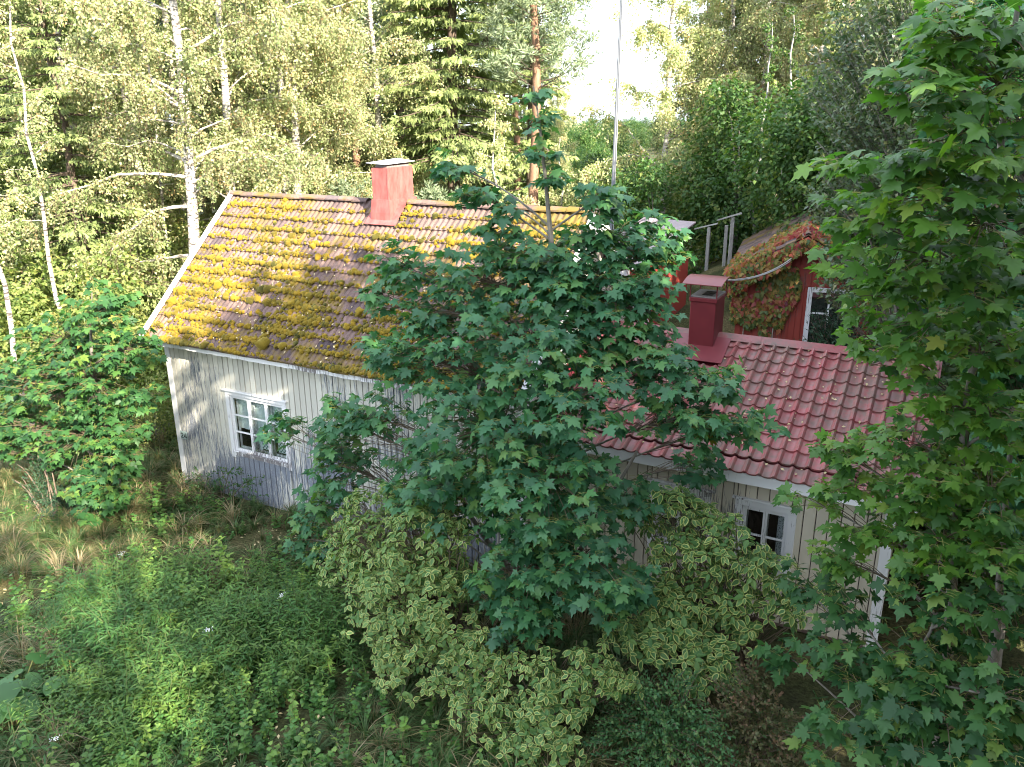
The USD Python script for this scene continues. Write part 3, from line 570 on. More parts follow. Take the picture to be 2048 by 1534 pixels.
# house number plate
pl = thing('house_number_plate', 'small grey-green house number plate 24 on the left corner of the cream wall', 'sign', (.10, -.050, 1.02))
obj('plate', MB().box((0, -.006, 0), (.20, 0, .17), .5, .003), 'plate_green', pl)
dg = meshkit.text_mesh('24', .105, .002, bold=True); dv = np.array(dg.vertices); dv = dv - dv.mean(0); dv = np.column_stack([dv[:, 0] + .10, -.0075 - dv[:, 2], dv[:, 1] + .085])
obj('digits', (dv, dg.faces), 'ink_black', pl)
# ------------------------------------------------------------------ outbuildings, pole, posts, cables
def oriented(v, loc, rot):
    c, s = math.cos(rot), math.sin(rot); v = np.asarray(v, float)
    return np.column_stack([v[:, 0] * c - v[:, 1] * s, v[:, 0] * s + v[:, 1] * c, v[:, 2]]) + np.asarray(loc, float)
# red outbuilding with a creeper: local x along the gable (left end at 0), y away along the ridge
OUT_LOC, OUT_ROT = (9.28, 8.75, 1.6), math.radians(9)
ob = thing('red_outbuilding', 'red boarded outbuilding with mossy roof half covered by creeper', 'shed', OUT_LOC, math.degrees(OUT_ROT))
OW, OD, OH, OR, OO = 2.9, 5.6, 2.25, 3.12, 0.28
b = MB()
for y0 in (0, OD - .08): b.hull([(x, y, z) for y in (y0, y0 + .08) for x, z in ((0, 0), (OW, 0), (OW, OH - .1), (OW / 2, OR - .12), (0, OH - .1))])
for x0 in (0, OW - .08): b.box((x0, .09, 0), (x0 + .08, OD - .09, OH - .12))
obw = obj('wall', b, 'red_planks', ob)
ro = np.random.default_rng(51); x = .0
while x < OW - .05:
    w = .135; top = OR - abs(x + w / 2 - OW / 2) * (OR - OH) / (OW / 2) - .10
    for q in ((0, top),) if not (1.56 - .05 < x + w / 2 < 2.56 + .05) else ((0, .50), (1.92, top)):
        obj('board', MB().box((x + .004, -.022 - ro.uniform(0, .003), q[0]), (x + w - .004, -.001, q[1]), ro.random(), .004), 'red_planks', obw)
    x += w
ow = obj('window', MB().box((1.56, -.04, .5), (1.67, -.023, 1.92)).box((2.45, -.04, .5), (2.56, -.023, 1.92)).box((1.671, -.04, 1.81), (2.449, -.023, 1.92)).box((1.671, -.04, .5), (2.449, -.023, .61)), 'flaked_white', ob)
obj('muntin', MB().box((2.03, -.030, .61), (2.07, -.015, 1.81)).box((1.671, -.029, 1.30), (2.03, -.016, 1.335)), 'white_paint', ow)
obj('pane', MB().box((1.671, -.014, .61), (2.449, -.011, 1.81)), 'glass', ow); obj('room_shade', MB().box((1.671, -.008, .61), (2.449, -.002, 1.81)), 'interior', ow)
sl = np.array([OW / 2 + OO, OR - OH + (OR - OH) / (OW / 2) * OO]); sll = np.linalg.norm(sl); osu = sl / sll
obr = obj('roof', MB().hull([(x, y, z) for y in (-OO + .03, OD + OO) for x, z in ((-OO, OH - .19), (-OO, OH - .16), (OW / 2, OR - .03), (OW / 2, OR - .06))])
          .hull([(x, y, z) for y in (-OO + .03, OD + OO) for x, z in ((OW + OO, OH - .19), (OW + OO, OH - .16), (OW / 2, OR - .03), (OW / 2, OR - .06))]), 'dark_gap', ob)
nr_, nc_ = 8, 20; oe = sll / nr_; owd = (OD + 2 * OO) / nc_; tl = MB()
for side in (-1, 1):
    for row in range(nr_):
        for col in range(nc_):
            s0, y0 = row * oe, -OO + col * owd; pr = []
            for s, h in ((s0 - .02, .012), (s0 - .02, .045), (s0 + oe + .02, .008), (s0 + oe + .02, .022)):
                xx, zz_ = -OO + osu[0] * s - osu[1] * h, OH - .16 + osu[1] * s + osu[0] * h
                xx = xx if side < 0 else OW - xx
                pr += [(xx, y0 + .004, zz_), (xx, y0 + owd - .004, zz_)]
            q = MB().hull(pr, ro.random())
            if side < 0: obj('roof_tile', q, 'roof_tile', obr)
            else: tl.add(*q.get())
obj('far_slope_tiles', tl, 'roof_tile', obr, kind='stuff')
for side in (-1, 1):
    p = [(x if side < 0 else OW - x, y, z) for y in (-OO - .01, -OO + .025) for x, z in ((-OO, OH - .25), (-OO, OH - .14), (OW / 2, OR - .13), (OW / 2, OR - .02))]
    obj('bargeboard', MB().hull(p), 'red_planks', ob)
obj('ridge_cap', MB().tube([(OW / 2, -OO, OR + .0), (OW / 2, OD + OO, OR + .0)], .07, 8), 'roof_tile', ob)

# small red shed behind the house: pinkish sheet roof, ochre side, peeling white boards
sh = thing('garden_shed', 'small shed with pinkish sheet roof and ochre and red walls behind the house', 'shed', (4.75, 9.9, 1.15), -14)
obj('wall', MB().hull([(x, y, z) for y in (0.0, .08) for x, z in ((.42, 0), (1.9, 0), (1.9, 2.5), (.42, 2.5))]).box((.42, .08, 0), (.5, 2.4, 2.4)).box((1.82, .08, 0), (1.9, 2.4, 2.4)), 'red_planks', sh)
obj('ochre_wall', MB().box((-.35, .10, 0), (.40, .16, 2.75)), 'ochre_boards', sh)
obj('roof', MB().hull([(x, y, z) for x in (.30, 2.0) for y, z in ((-.25, 2.50), (-.25, 2.54), (2.5, 3.36), (2.5, 3.32))]), 'pink_sheet', sh)
obj('fascia', MB().box((.30, -.24, 2.39), (2.0, -.21, 2.495)), 'white_paint', sh)
obj('leaning_board', MB().hull([(.12, -.03, 3.0), (.26, -.03, 3.0), (.42, -.03, 1.6), (.58, -.03, 1.6), (.12, .01, 3.0), (.26, .01, 3.0), (.42, .01, 1.6), (.58, .01, 1.6)]), 'flaked_white', sh)
obj('window_trim', MB().box((.95, -.03, 1.2), (1.07, -.002, 2.3)).box((1.5, -.03, 1.2), (1.56, -.002, 2.3)).box((1.071, -.03, 2.2), (1.499, -.002, 2.3)), 'white_paint', sh)

fp = thing('flagpole', 'tall thin white flagpole standing behind the red-roofed wing', 'flagpole', (6.26, 8.09, .85), 0)
obj('pole', MB().tube([(0, 0, 0), (.02, 0, 4.0), (.07, .01, 8.0), (.16, .02, 12.6)], [.055, .048, .036, .022], 10), 'pole_white', fp)
obj('rope', MB().tube([(.06, -.03, 1.2), (.09, -.03, 5), (.12, -.03, 8), (.15, -.03, 9.5), (.185, 0, 12.5)], .008, 4), 'cable_grey', fp)
obj('finial', MB().tm(trimesh.creation.icosphere(2, .05).apply_translation((.16, .02, 12.65))), 'pole_white', fp)
for k, (px, py, hh, lab) in enumerate([(6.95, 14.62, 1.35, 'weathered grey post with a short crossbar left of the red outbuilding'), (7.62, 14.05, 1.2, 'plain weathered grey post beside the red outbuilding roof'), (7.84, 13.81, 1.45, 'taller weathered grey post nearest the red outbuilding roof')]):
    t = thing('wooden_post', lab, 'post', (px, py, float(ground_z(px, py))), 12 * k)
    obj('post', MB().box((-.05, -.05, -.3), (.05, .05, hh), .5, .01), 'grey_wood', t)
    if k != 1: obj('crossbar', MB().hull([(-.45, -.07, hh - .10), (.25, -.07, hh + .10), (-.45, .07, hh - .10), (.25, .07, hh + .10), (-.45, -.07, hh - .06), (.25, .07, hh + .14)]), 'grey_wood', t)
ga = oriented([(1.15, -.30, 2.62)], OUT_LOC, OUT_ROT)[0]
for k, lab in enumerate(('upper of two grey cables from outbuilding gable to the chimney', 'lower of two grey cables from outbuilding gable to the chimney')):
    p0, p1 = ga - [0, 0, .05 * k], np.array([10.25 - .12 * k, 3.3, 4.62 - .02 * k]); u = np.linspace(0, 1, 12)[:, None]
    pts = p0 + (p1 - p0) * u - np.array([0, 0, 1]) * (.55 + .05 * k) * u * (1 - u)
    tag(obj('power_cable', MB().tube(pts, .011, 5), 'cable_grey'), lab, 'cable')

# ------------------------------------------------------------------ broadleaf builder: trunk, limbs to the middle of each leafy mass, twigs with rosettes
def rnd_dir(rr, n): return unit(rr.normal(size=(n, 3)))
def polyat(P, u):
    P = np.asarray(P, float); k = np.clip(np.asarray(u), 0, 1) * (len(P) - 1); i = np.minimum(k.astype(int), len(P) - 2); w = (k - i)[:, None]
    return P[i] * (1 - w) + P[i + 1] * w
def twig_set(rr, trunk, masses, density, root_up=0.55, flatten=.7):
    """limbs (list of point arrays) and rosette points with their outward directions"""
    trunk = np.asarray(trunk, float); limbs, P, A = [], [], []
    for x, y, z, rad in masses:
        c = np.array([x, y, z]); d = np.hypot(*(trunk[:, :2] - c[:2]).T)
        zt = np.clip(z - root_up * d.min() - .1, trunk[0, 2] + .1, trunk[-1, 2] - .05); a = np.array([np.interp(zt, trunk[:, 2], trunk[:, k]) for k in range(3)])
        u = np.linspace(0, 1, 7)[:, None]; mid = (a + c) / 2 + [0, 0, .12 * np.linalg.norm(c - a)] + rr.normal(size=3) * .06
        limb = a * (1 - u) ** 2 + 2 * mid * u * (1 - u) + c * u ** 2; limbs.append(limb)
        n = max(4, int(density * rad ** 2)); dirs = rnd_dir(rr, n); rho = rad * rr.random(n) ** (1 / 2.6) * 1.02
        p = c + dirs * rho[:, None] * [1, 1, flatten]; P.append(p); A.append(polyat(limb, rr.uniform(.45, 1, n)))
    return limbs, np.vstack(P), np.vstack(A)
def maple_tree(t, trunk, tr, masses, seed, leafmat, density=58, size=(.12, .22), per=(5, 8), nhero=300, bark='bark_grey', extra=()):
    rr = np.random.default_rng(seed); limbs, P, A = twig_set(rr, trunk, masses, density)
    b = MB().tube(polyat(trunk, np.linspace(0, 1, 14)) + rr.normal(size=(14, 3)) * [.012, .012, 0], np.interp(np.linspace(0, 1, 14), np.linspace(0, 1, len(tr)), tr), 8)
    for e, er in extra: b.tube(polyat(e, np.linspace(0, 1, 10)), np.linspace(er[0], er[1], 10), 7)
    obj('trunk', b, bark, t, smooth=True)
    for l, ms_ in zip(limbs, masses): obj('limb', MB().tube(l, np.linspace(.012 + .016 * ms_[3], .006, len(l)), 5), bark, t, smooth=True)
    u = np.linspace(0, 1, 4)[None, :, None]; TP = A[:, None] * (1 - u) + P[:, None] * u; TP[:, 1:3, 2] += .04
    vb = tubes(TP, np.tile(np.linspace(.006, .0028, 4), (len(P), 1)), 3)
    n = rr.integers(per[0], per[1] + 1, len(P)); idx = np.repeat(np.arange(len(P)), n); N = len(idx)
    out = unit(P - A + 1e-6 * rr.normal(size=P.shape)); out = unit(out * [1, 1, .4] + .25 * rr.normal(size=out.shape))[idx]
    k = np.concatenate([np.arange(q) for q in n]); base = P[idx] - out * (k[:, None] // 2 * .055)
    side = unit(np.cross(out, [0, 0, 1.0])); ang = (k % 2 * 2 - 1) * rr.uniform(.35, 1.35, N) + rr.normal(0, .25, N)
    pd = unit(out * np.cos(ang)[:, None] + side * np.sin(ang)[:, None] + np.array([0, 0, .18]) + .15 * rr.normal(size=(N, 3)))
    sz = rr.uniform(*size, N) * np.where(k == 0, .8, 1); pl_ = sz * rr.uniform(.45, .9, N); lp = base + pd * pl_[:, None]
    pet = np.stack([base, base * .5 + lp * .5 + [0, 0, .008], lp], 1); vp = tubes(pet, np.full((N, 3), .0022), 3)
    face = unit(np.array([0.0, 0, 1.0]) + .60 * pd * [1, 1, 0] + .18 * np.array([.3, -.8, 0]) + .42 * rr.normal(size=(N, 3)))
    tip = unit(pd * [1, 1, 0] + np.array([0, 0, -.35]) + .22 * rr.normal(size=(N, 3)))
    tint = np.clip(rr.normal(.45, .18, N) + .20 * rr.normal(size=len(P))[idx], 0, .91); tint = np.where(rr.random(N) < .003, rr.uniform(.92, .99, N), tint)
    parts = []; which = rr.integers(0, len(MAPLE), N)
    for w in range(len(MAPLE)):
        q = which == w; parts.append(leaves(MAPLE[w], lp[q], tip[q], face[q], sz[q], tint[q]))
    obj('twigs', vb, 'twig_brown', t, kind='stuff'); obj('leaf_stalks', vp, 'petiole', t, kind='stuff')
    hero_leaves(t, cat(parts), leafmat, nhero)

CM = [(8.84,-1.2,7.53,0.16),(8.95,-1.2,7.28,0.20),(8.98,-1.2,6.95,0.24),(9.03,-1.1,6.6,0.27),(7.69,-1.3,6.71,0.3),(8.07,-1.2,6.34,0.37),(8.44,-1.2,6.19,0.23),(9.67,-1.0,6.32,0.38),(9.94,-0.6,5.85,0.53),(10.25,-0.4,5.65,0.42),(9.0,-1,5.52,0.73),(8.17,-1.4,5.26,0.8),(7.03,-1.6,5.4,0.42),(6.66,-1.6,4.95,0.36),(7.66,-1.9,4.22,0.81),(9.09,-1.9,4.67,0.81),(10.05,-1.0,5.09,0.71),(10.62,-1.0,4.25,0.64),(11.1,-1.0,3.72,0.65),(11.69,-0.8,3.62,0.33),(11.05,-0.6,2.87,0.34),(9.87,-2.1,4.07,0.78),(8.66,-2.3,3.6,0.95),(6.77,-1.9,3.28,0.43),(6.02,-1.8,2.97,0.61),(4.49,-1.6,2.54,0.38),(5.78,-1.7,2.23,0.63),(5.2,-1.6,1.37,0.5),(4.92,-1.6,0.66,0.43),(8.11,-2.2,2.53,0.82),(9.69,-2.4,3.1,0.86),(10.37,-1.6,2.64,0.49),(9.52,-2.6,1.85,0.71),(10.37,-2.4,2.12,0.63),(9.43,-2.7,1.37,0.53),(8.7,-1.9,2.9,.7),(9.2,-1.8,2.2,.7),(7.3,-1.8,2.4,.6),(10.61,-2.3,1.71,0.38),(6.76,-1.8,4.22,0.35),(9.63,-1.1,5.84,0.36),(9.74,-1.1,5.34,0.5),(9.57,-1.3,4.85,0.51),(10.2,-0.9,5.15,0.36),(9.31,-1.2,5.32,0.52),(8.42,-1.3,5.85,0.36),(10.02,-1.2,4.48,0.51),(7.72,-1.7,4.87,0.5),(11.3,-0.9,4.19,0.36)]
RM = [(13.54,-4.2,7.8,0.43),(13.31,-4.5,7.85,0.22),(13.33,-4.6,7.53,0.29),(13.68,-4,7.48,0.4),(13.52,-4.4,7.17,0.38),(13.79,-4,6.97,0.4),(13.13,-4.2,6.93,0.31),(12.82,-3.8,6.94,0.25),(13.43,-4.2,6.74,0.39),(13.73,-3.8,6.55,0.42),(12.91,-3.6,6.56,0.3),(13.23,-3.6,6.31,0.43),(12.78,-3,6.1,0.28),(13.67,-3.4,6.07,0.45),(13.97,-3.4,6.1,0.4),(13.1,-3,5.83,0.38),(13.48,-3,5.6,0.43),(13.9,-3,5.48,0.43),(14.14,-3,5.55,0.33),(13.04,-2.6,5.32,0.25),(13.23,-2.6,5.16,0.3),(13.67,-2.8,4.99,0.4),(14.07,-2.8,4.87,0.45),(14.32,-2.8,4.73,0.35),(13.19,-2.4,4.28,0.32),(13.54,-2.6,4.42,0.36),(12.78,-2.2,4.02,0.3),(13.01,-2.2,3.73,0.34),(12.62,-2,3.33,0.26),(13.55,-2.4,3.81,0.30),(13.88,-2.6,4.09,0.42),(14.24,-2.6,4.07,0.48),(13.17,-2.2,3.2,0.32),(13.0,-2,2.7,0.3),(13.47,-2.4,3.2,0.34),(13.88,-2.6,3.46,0.44),(14.29,-2.6,3.47,0.44)]
RS = [(12.6,-1.8,2.16,0.31),(13.06,-2,2.21,0.37),(13.7,-2.6,2.87,0.34),(14.17,-2.8,2.96,0.44),(14.52,-2.8,3.01,0.38),(12.52,-2.2,1.5,0.25),(12.96,-2.4,1.72,0.3),(13.35,-2.6,1.99,0.41),(13.79,-2.8,2.33,0.45),(14.14,-3,2.31,0.45),(13.51,-3,1.78,0.46),(13.91,-3.2,1.91,0.51),(13.39,-3.2,1.4,0.46),(13.84,-3.4,1.57,0.45),(14.35,-3.4,2.02,0.49),(14.58,-3.4,2.49,0.43),(14.68,-3.6,2.05,0.32)]
LM = [(0.44,-1.6,4.1,0.7),(-0.89,-1.6,3.38,0.80),(1.0,-1.6,3.44,0.60),(-1.61,-1.7,2.52,0.9),(0.0,-1.8,2.8,1.0),(1.35,-1.8,2.64,0.42),(-2.04,-1.8,1.64,0.81),(-0.34,-1.9,1.67,1.0),(0.8,-1.9,1.92,0.55),(-2.74,-1.6,2.53,0.59),(-2.75,-1.8,0.97,0.6),(0.5,-2.2,1.08,0.62),(0.95,-2.1,1.44,0.42),(0.21,-2.3,0.52,0.47),(0.9,-2.3,0.82,0.35)]
t = thing('maple_tree', 'big dark green maple in the middle growing against the house front', 'tree')
maple_tree(t, [(8.85, -.75, -.1), (8.98, -1.0, 1.6), (9.02, -1.1, 3.4), (9.08, -1.1, 5.2), (9.0, -1.1, 6.3), (8.86, -1.2, 7.65)], [.085, .075, .06, .045, .028, .008], CM, 101, 'maple_leaf', 138, (.07, .19), extra=[([(8.95, -.9, .1), (9.7, -1.6, 1.6), (10.4, -1.3, 3.2)], (.05, .02)), ([(8.8, -.8, .1), (8.1, -1.5, 1.6), (7.4, -1.7, 3.2)], (.05, .02))])
t = thing('maple_tree', 'bright green tall maple filling the right edge close by', 'tree')
maple_tree(t, [(14.30, -1.0, -.1), (14.12, -1.8, 2.2), (13.95, -2.4, 4.2), (13.85, -3.0, 6.0), (13.75, -3.7, 7.6), (13.7, -4.1, 8.6)], [.06, .052, .043, .032, .02, .008], RM, 102, 'maple_leaf_bright', density=125, size=(.075, .175), bark='bark_grey', extra=[([(14.9, -.4, -.1), (14.55, -1.2, 2.6), (14.3, -2.0, 4.8)], (.05, .02))])
R3 = [(13.54,1,8.11,0.78),(13.92,1.5,8.35,0.82),(13.22,1.5,7.76,0.59),(13.8,1,7.4,0.78),(13.39,1.5,6.93,0.67),(14.11,1,6.72,0.78),(13.66,1,6.24,0.71),(14.14,0.8,5.87,0.78),(13.48,1.2,5.52,0.6),(13.98,0.6,5.17,0.77),(14.43,0.6,4.97,0.7),(13.65,1,4.75,0.45),(14.2,0.5,4.33,0.6),(14.57,0.4,4.04,0.6),(14.45,0.2,3.5,0.5),(14.8,0.1,3.17,0.6),(14.6,-.1,2.63,0.55),(14.95,0.0,2.22,0.6),(14.6,2.2,7.6,.9),(14.7,2.2,6.4,.9),(14.9,2.2,5.2,.9),(15.0,2.3,4.0,.8),(15.0,2.4,2.8,.8)]
t = thing('maple_tree', 'deep green maple behind the near one at the right edge', 'tree')
maple_tree(t, [(14.95, .9, -.1), (14.7, .9, 3.0), (14.3, 1.1, 6.0), (13.9, 1.3, 9.0)], [.09, .075, .05, .015], R3, 105, 'maple_leaf', density=80, size=(.09, .19))
t = thing('maple_sapling', 'low spreading maple sapling in front of the wing right corner', 'tree')
maple_tree(t, [(13.75, -2.0, -.1), (13.8, -2.5, 1.2), (13.95, -2.8, 2.8)], [.04, .03, .012], RS, 103, 'maple_leaf_mid', density=90, size=(.09, .185))
t = thing('maple_tree', 'bushy maple at the left corner of the cream house', 'tree')
maple_tree(t, [(-.2, -1.35, -.1), (-.15, -1.5, 1.5), (-.1, -1.6, 3.0), (.3, -1.6, 4.4)], [.06, .05, .035, .01], LM, 104, 'maple_leaf_mid', density=125, size=(.085, .17))

# variegated dogwood bushes: cane clumps with rosettes of cream-edged leaves
def dogwood(label, masses, roots, seed, density=150, size=(.085, .15), nhero=300, shift=0.0):
    rr = np.random.default_rng(seed); t = thing('dogwood_bush', label, 'shrub'); P, B = [], []
    for x, y, z, rad in masses:
        n = int(density * rad ** 2) + 5; d = rnd_dir(rr, n); d[:, 2] = np.abs(d[:, 2]) * 1.0 - .25; p = np.array([x, y, z]) + d * (rad * rr.random(n) ** .35)[:, None]; P.append(p)
        root = np.array(roots)[rr.integers(0, len(roots), n)] + rr.normal(size=(n, 3)) * [.12, .12, 0]; B.append(root)
    P, B = np.vstack(P), np.vstack(B); P[:, 2] = np.maximum(P[:, 2], .12)
    keep = (meshkit.fbm(P * 2.3, 2, seed) > .40) | (rr.random(len(P)) < .25); P, B = P[keep] + rr.normal(size=(keep.sum(), 3)) * .05, B[keep]
    u = np.linspace(0, 1, 6)[None, :, None]; mid = B * [.35, .35, 0] + P * [.65, .65, .75]; q = rr.random(len(P)) < .35
    C = (B[:, None] * (1 - u) ** 2 + 2 * mid[:, None] * u * (1 - u) + P[:, None] * u ** 2)
    obj('canes', tubes(C[q], np.tile(np.linspace(.010, .004, 6), (q.sum(), 1)), 4), 'twig_brown', t, kind='stuff')
    obj('twigs', tubes(C[:, 3:], np.tile(np.linspace(.004, .0022, 3), (len(P), 1)), 3), 'twig_brown', t, kind='stuff')
    n = rr.integers(5, 8, len(P)); idx = np.repeat(np.arange(len(P)), n); N = len(idx); k = np.concatenate([np.arange(a_) for a_ in n])
    out = unit(P - mid + [0, 0, .1])[idx]; s1 = unit(np.cross(out, [0, 0, 1.0]) + 1e-6); s2 = np.cross(s1, out); ang = k * 2.4 + rr.normal(0, .3, N)
    rad_ = s1 * np.cos(ang)[:, None] + s2 * np.sin(ang)[:, None]
    tip = unit(rad_ + out * rr.uniform(.05, .5, N)[:, None] + np.array([0, 0, -.45]) + .15 * rr.normal(size=(N, 3)))
    face = unit(out * .7 + np.array([0, 0, .8]) + .25 * rr.normal(size=(N, 3))); sz = rr.uniform(*size, N)
    V_, f_, T_ = leaves(DOGWOOD, P[idx] - out * (k * .010)[:, None] + rad_ * .012, tip, face, sz, np.zeros(N))
    tw = np.clip(rr.normal(.20 + shift, .14, N) + .10 * rr.normal(size=len(P))[idx], 0, .5)
    plain = rr.random((N, 1)) < .18; T_ = np.where((T_ > 1) & ~plain, .58 + .42 * np.clip(.65 + .35 * rr.normal(size=(N, 1)) + .12 * rr.normal(size=T_.shape), 0, 1), tw[:, None])
    hero_leaves(t, (V_, f_, T_), 'dogwood_leaf', nhero)
DA = [(7.03,-2.6,1.93,0.57),(7.96,-2.6,2.23,0.54),(6.97,-2.8,1.39,0.58),(8.04,-3,1.64,0.74),(8.41,-2.7,2.1,0.4),(7.75,-3.2,1.07,0.62),(8.54,-3.2,1.17,0.6),(8.19,-3.4,0.57,0.55),(8.8,-3.4,0.64,0.47),(9.18,-3.3,0.93,0.39),(6.45,-2.6,1.47,0.45),(7.5,-2.9,1.5,.6),(8.3,-2.9,1.6,.6),(7.4,-2.4,2.3,.4),(6.8,-2.4,2.18,0.29)]
DB = [(10.91,-1.2,2.59,0.33),(11.39,-1.2,2.27,0.47),(10.59,-1.2,2.15,0.34),(11.2,-1.4,1.97,0.53),(11.0,-1.9,1.0,.55),(11.6,-1.9,.7,.5),(10.6,-2.0,.9,.4),(11.77,-1.1,1.89,0.41),(10.94,-1.5,1.43,0.55),(11.56,-1.4,1.48,0.54),(12.1,-0.8,1.75,0.31),(11.16,-1.7,0.94,0.55),(11.74,-1.5,1.08,0.48),(12.3,-1,1.4,0.38),(10.8,-1.8,0.73,0.35),(12.68,-1,1.23,0.31),(12.84,-0.6,1.48,0.25)]
DC = [(9.83,-3.2,0.95,0.38),(9.52,-3.4,0.39,0.4),(10.19,-3.4,0.65,0.38),(9.91,-3.5,0.18,0.33),(10.52,-3,1.06,0.38),(10.36,-3.2,0.72,0.32),(10.81,-2.9,0.88,0.32),(9.3,-3.6,.45,.42),(9.75,-3.75,.3,.42),(10.3,-3.6,.3,.36)]
dogwood('large mound of pale cream-edged dogwood left of the dark maple lobe', DA, [(7.6, -2.2, 0), (8.3, -2.5, 0)], 111, 330, (.055, .115), shift=.18)
dogwood('cream-edged green dogwood against the wing wall below its windows', DB, [(11.2, -.8, 0), (11.8, -.6, 0)], 112, 210, (.075, .145))
dogwood('small cream-edged dogwood at the bottom under the dark maple lobe', DC, [(10.1, -2.8, 0), (9.8, -2.9, 0)], 113, 260, (.06, .12), shift=.12)

# fine-leaved shrubs
def fine_shrub(label, masses, root, seed, mtl, density=420, size=(.035, .065), per=9, name='spirea_shrub', catg='shrub', tmpl=OVAL, bark='twig_brown', thin=.006, share=.12):
    rr = np.random.default_rng(seed); t = thing(name, label, catg); P = []
    for x, y, z, rad in masses:
        n = int(density * rad ** 2) + 5; d = rnd_dir(rr, n); P.append(np.array([x, y, z]) + d * (rad * rr.random(n) ** .4)[:, None])
    P = np.vstack(P); P[:, 2] = np.maximum(P[:, 2], .08) if root[2] < .5 else P[:, 2]
    B = np.asarray(root, float) + rr.normal(size=P.shape) * [.15, .15, 0]; mid = B * [.4, .4, .1] + P * [.6, .6, .9]; u = np.linspace(0, 1, 6)[None, :, None]
    C = B[:, None] * (1 - u) ** 2 + 2 * mid[:, None] * u * (1 - u) + P[:, None] * u ** 2
    q = rr.random(len(P)) < share; obj('stems', tubes(C[q], np.tile(np.linspace(thin * 1.6, thin * .5, 6), (q.sum(), 1)), 4), bark, t, kind='stuff')
    obj('twigs', tubes(C[:, 4:], np.tile(np.linspace(.003, .0015, 2), (len(P), 1)), 3), bark, t, kind='stuff')
    dirn = unit(C[:, 5] - C[:, 4]); N = len(P) * per; idx = np.repeat(np.arange(len(P)), per); k = np.tile(np.arange(per), len(P))
    p = C[idx, 5] - dirn[idx] * (k * size[1] * .42)[:, None]; rd = rnd_dir(rr, N)
    tip = unit(rd + .7 * dirn[idx]); face = unit(np.array([0, 0, 1.0]) + .6 * rr.normal(size=(N, 3)))
    tint = np.clip(rr.normal(.42, .2, N) + .2 * rr.normal(size=len(P))[idx], 0, 1)
    obj('foliage', flat(leaves(tmpl, p, tip, face, rr.uniform(*size, N), tint)), mtl, t, kind='stuff'); return t
SA = [(11.49,-2.7,0.64,0.65),(10.97,-2.8,0.59,0.46),(11.86,-2.9,0.45,0.58),(11.28,-3.1,0.29,0.52),(10.76,-3.2,0.3,0.32)]
SB = [(12.19,-2.5,0.77,0.52),(12.57,-2.6,0.58,0.58),(12.16,-2.2,1.03,0.32),(12.9,-2.7,0.66,0.38)]
fine_shrub('fine-leaved dark green shrub at the bottom right of the dogwoods', SA, (11.4, -2.6, 0), 121, 'fine_leaf', 330, tmpl=KITE, per=12)
fine_shrub('browning fine-leaved shrub at the bottom beside the maple sapling', SB, (12.4, -2.3, 0), 122, 'fine_leaf_brown', 330, tmpl=KITE, per=12)
fine_shrub('thin sparse bush against the cream wall under the front window', [(1.15, -.45, .45, .38), (1.9, -.45, .55, .42), (2.5, -.5, .6, .32), (.6, -.5, .3, .3)], (1.6, -.4, 0), 123, 'fine_leaf', 170, (.04, .07), per=5)
WILLOW = [(11.56,6,7.98,0.93),(12.37,5,7.37,0.87),(11.97,5,6.89,0.87),(12.43,5,8.07,0.77),(11.74,5,6.05,0.68),(12.42,4.5,6.11,0.75),(12.23,3.7,4.76,0.62),(11.81,4.1,5.14,0.37),(12.35,5,8.75,0.77),(13.04,4.4,6.63,0.72),(11.6,6.3,8.9,.7),(12.9,5,9.3,.8)]
fine_shrub('greyish-leaved willow leaning over the red outbuilding', WILLOW, (13.6, 5.6, .9), 124, 'willow_leaf', 260, (.07, .125), 9, 'willow_tree', 'tree', KITE, 'bark_grey', .016, .035)

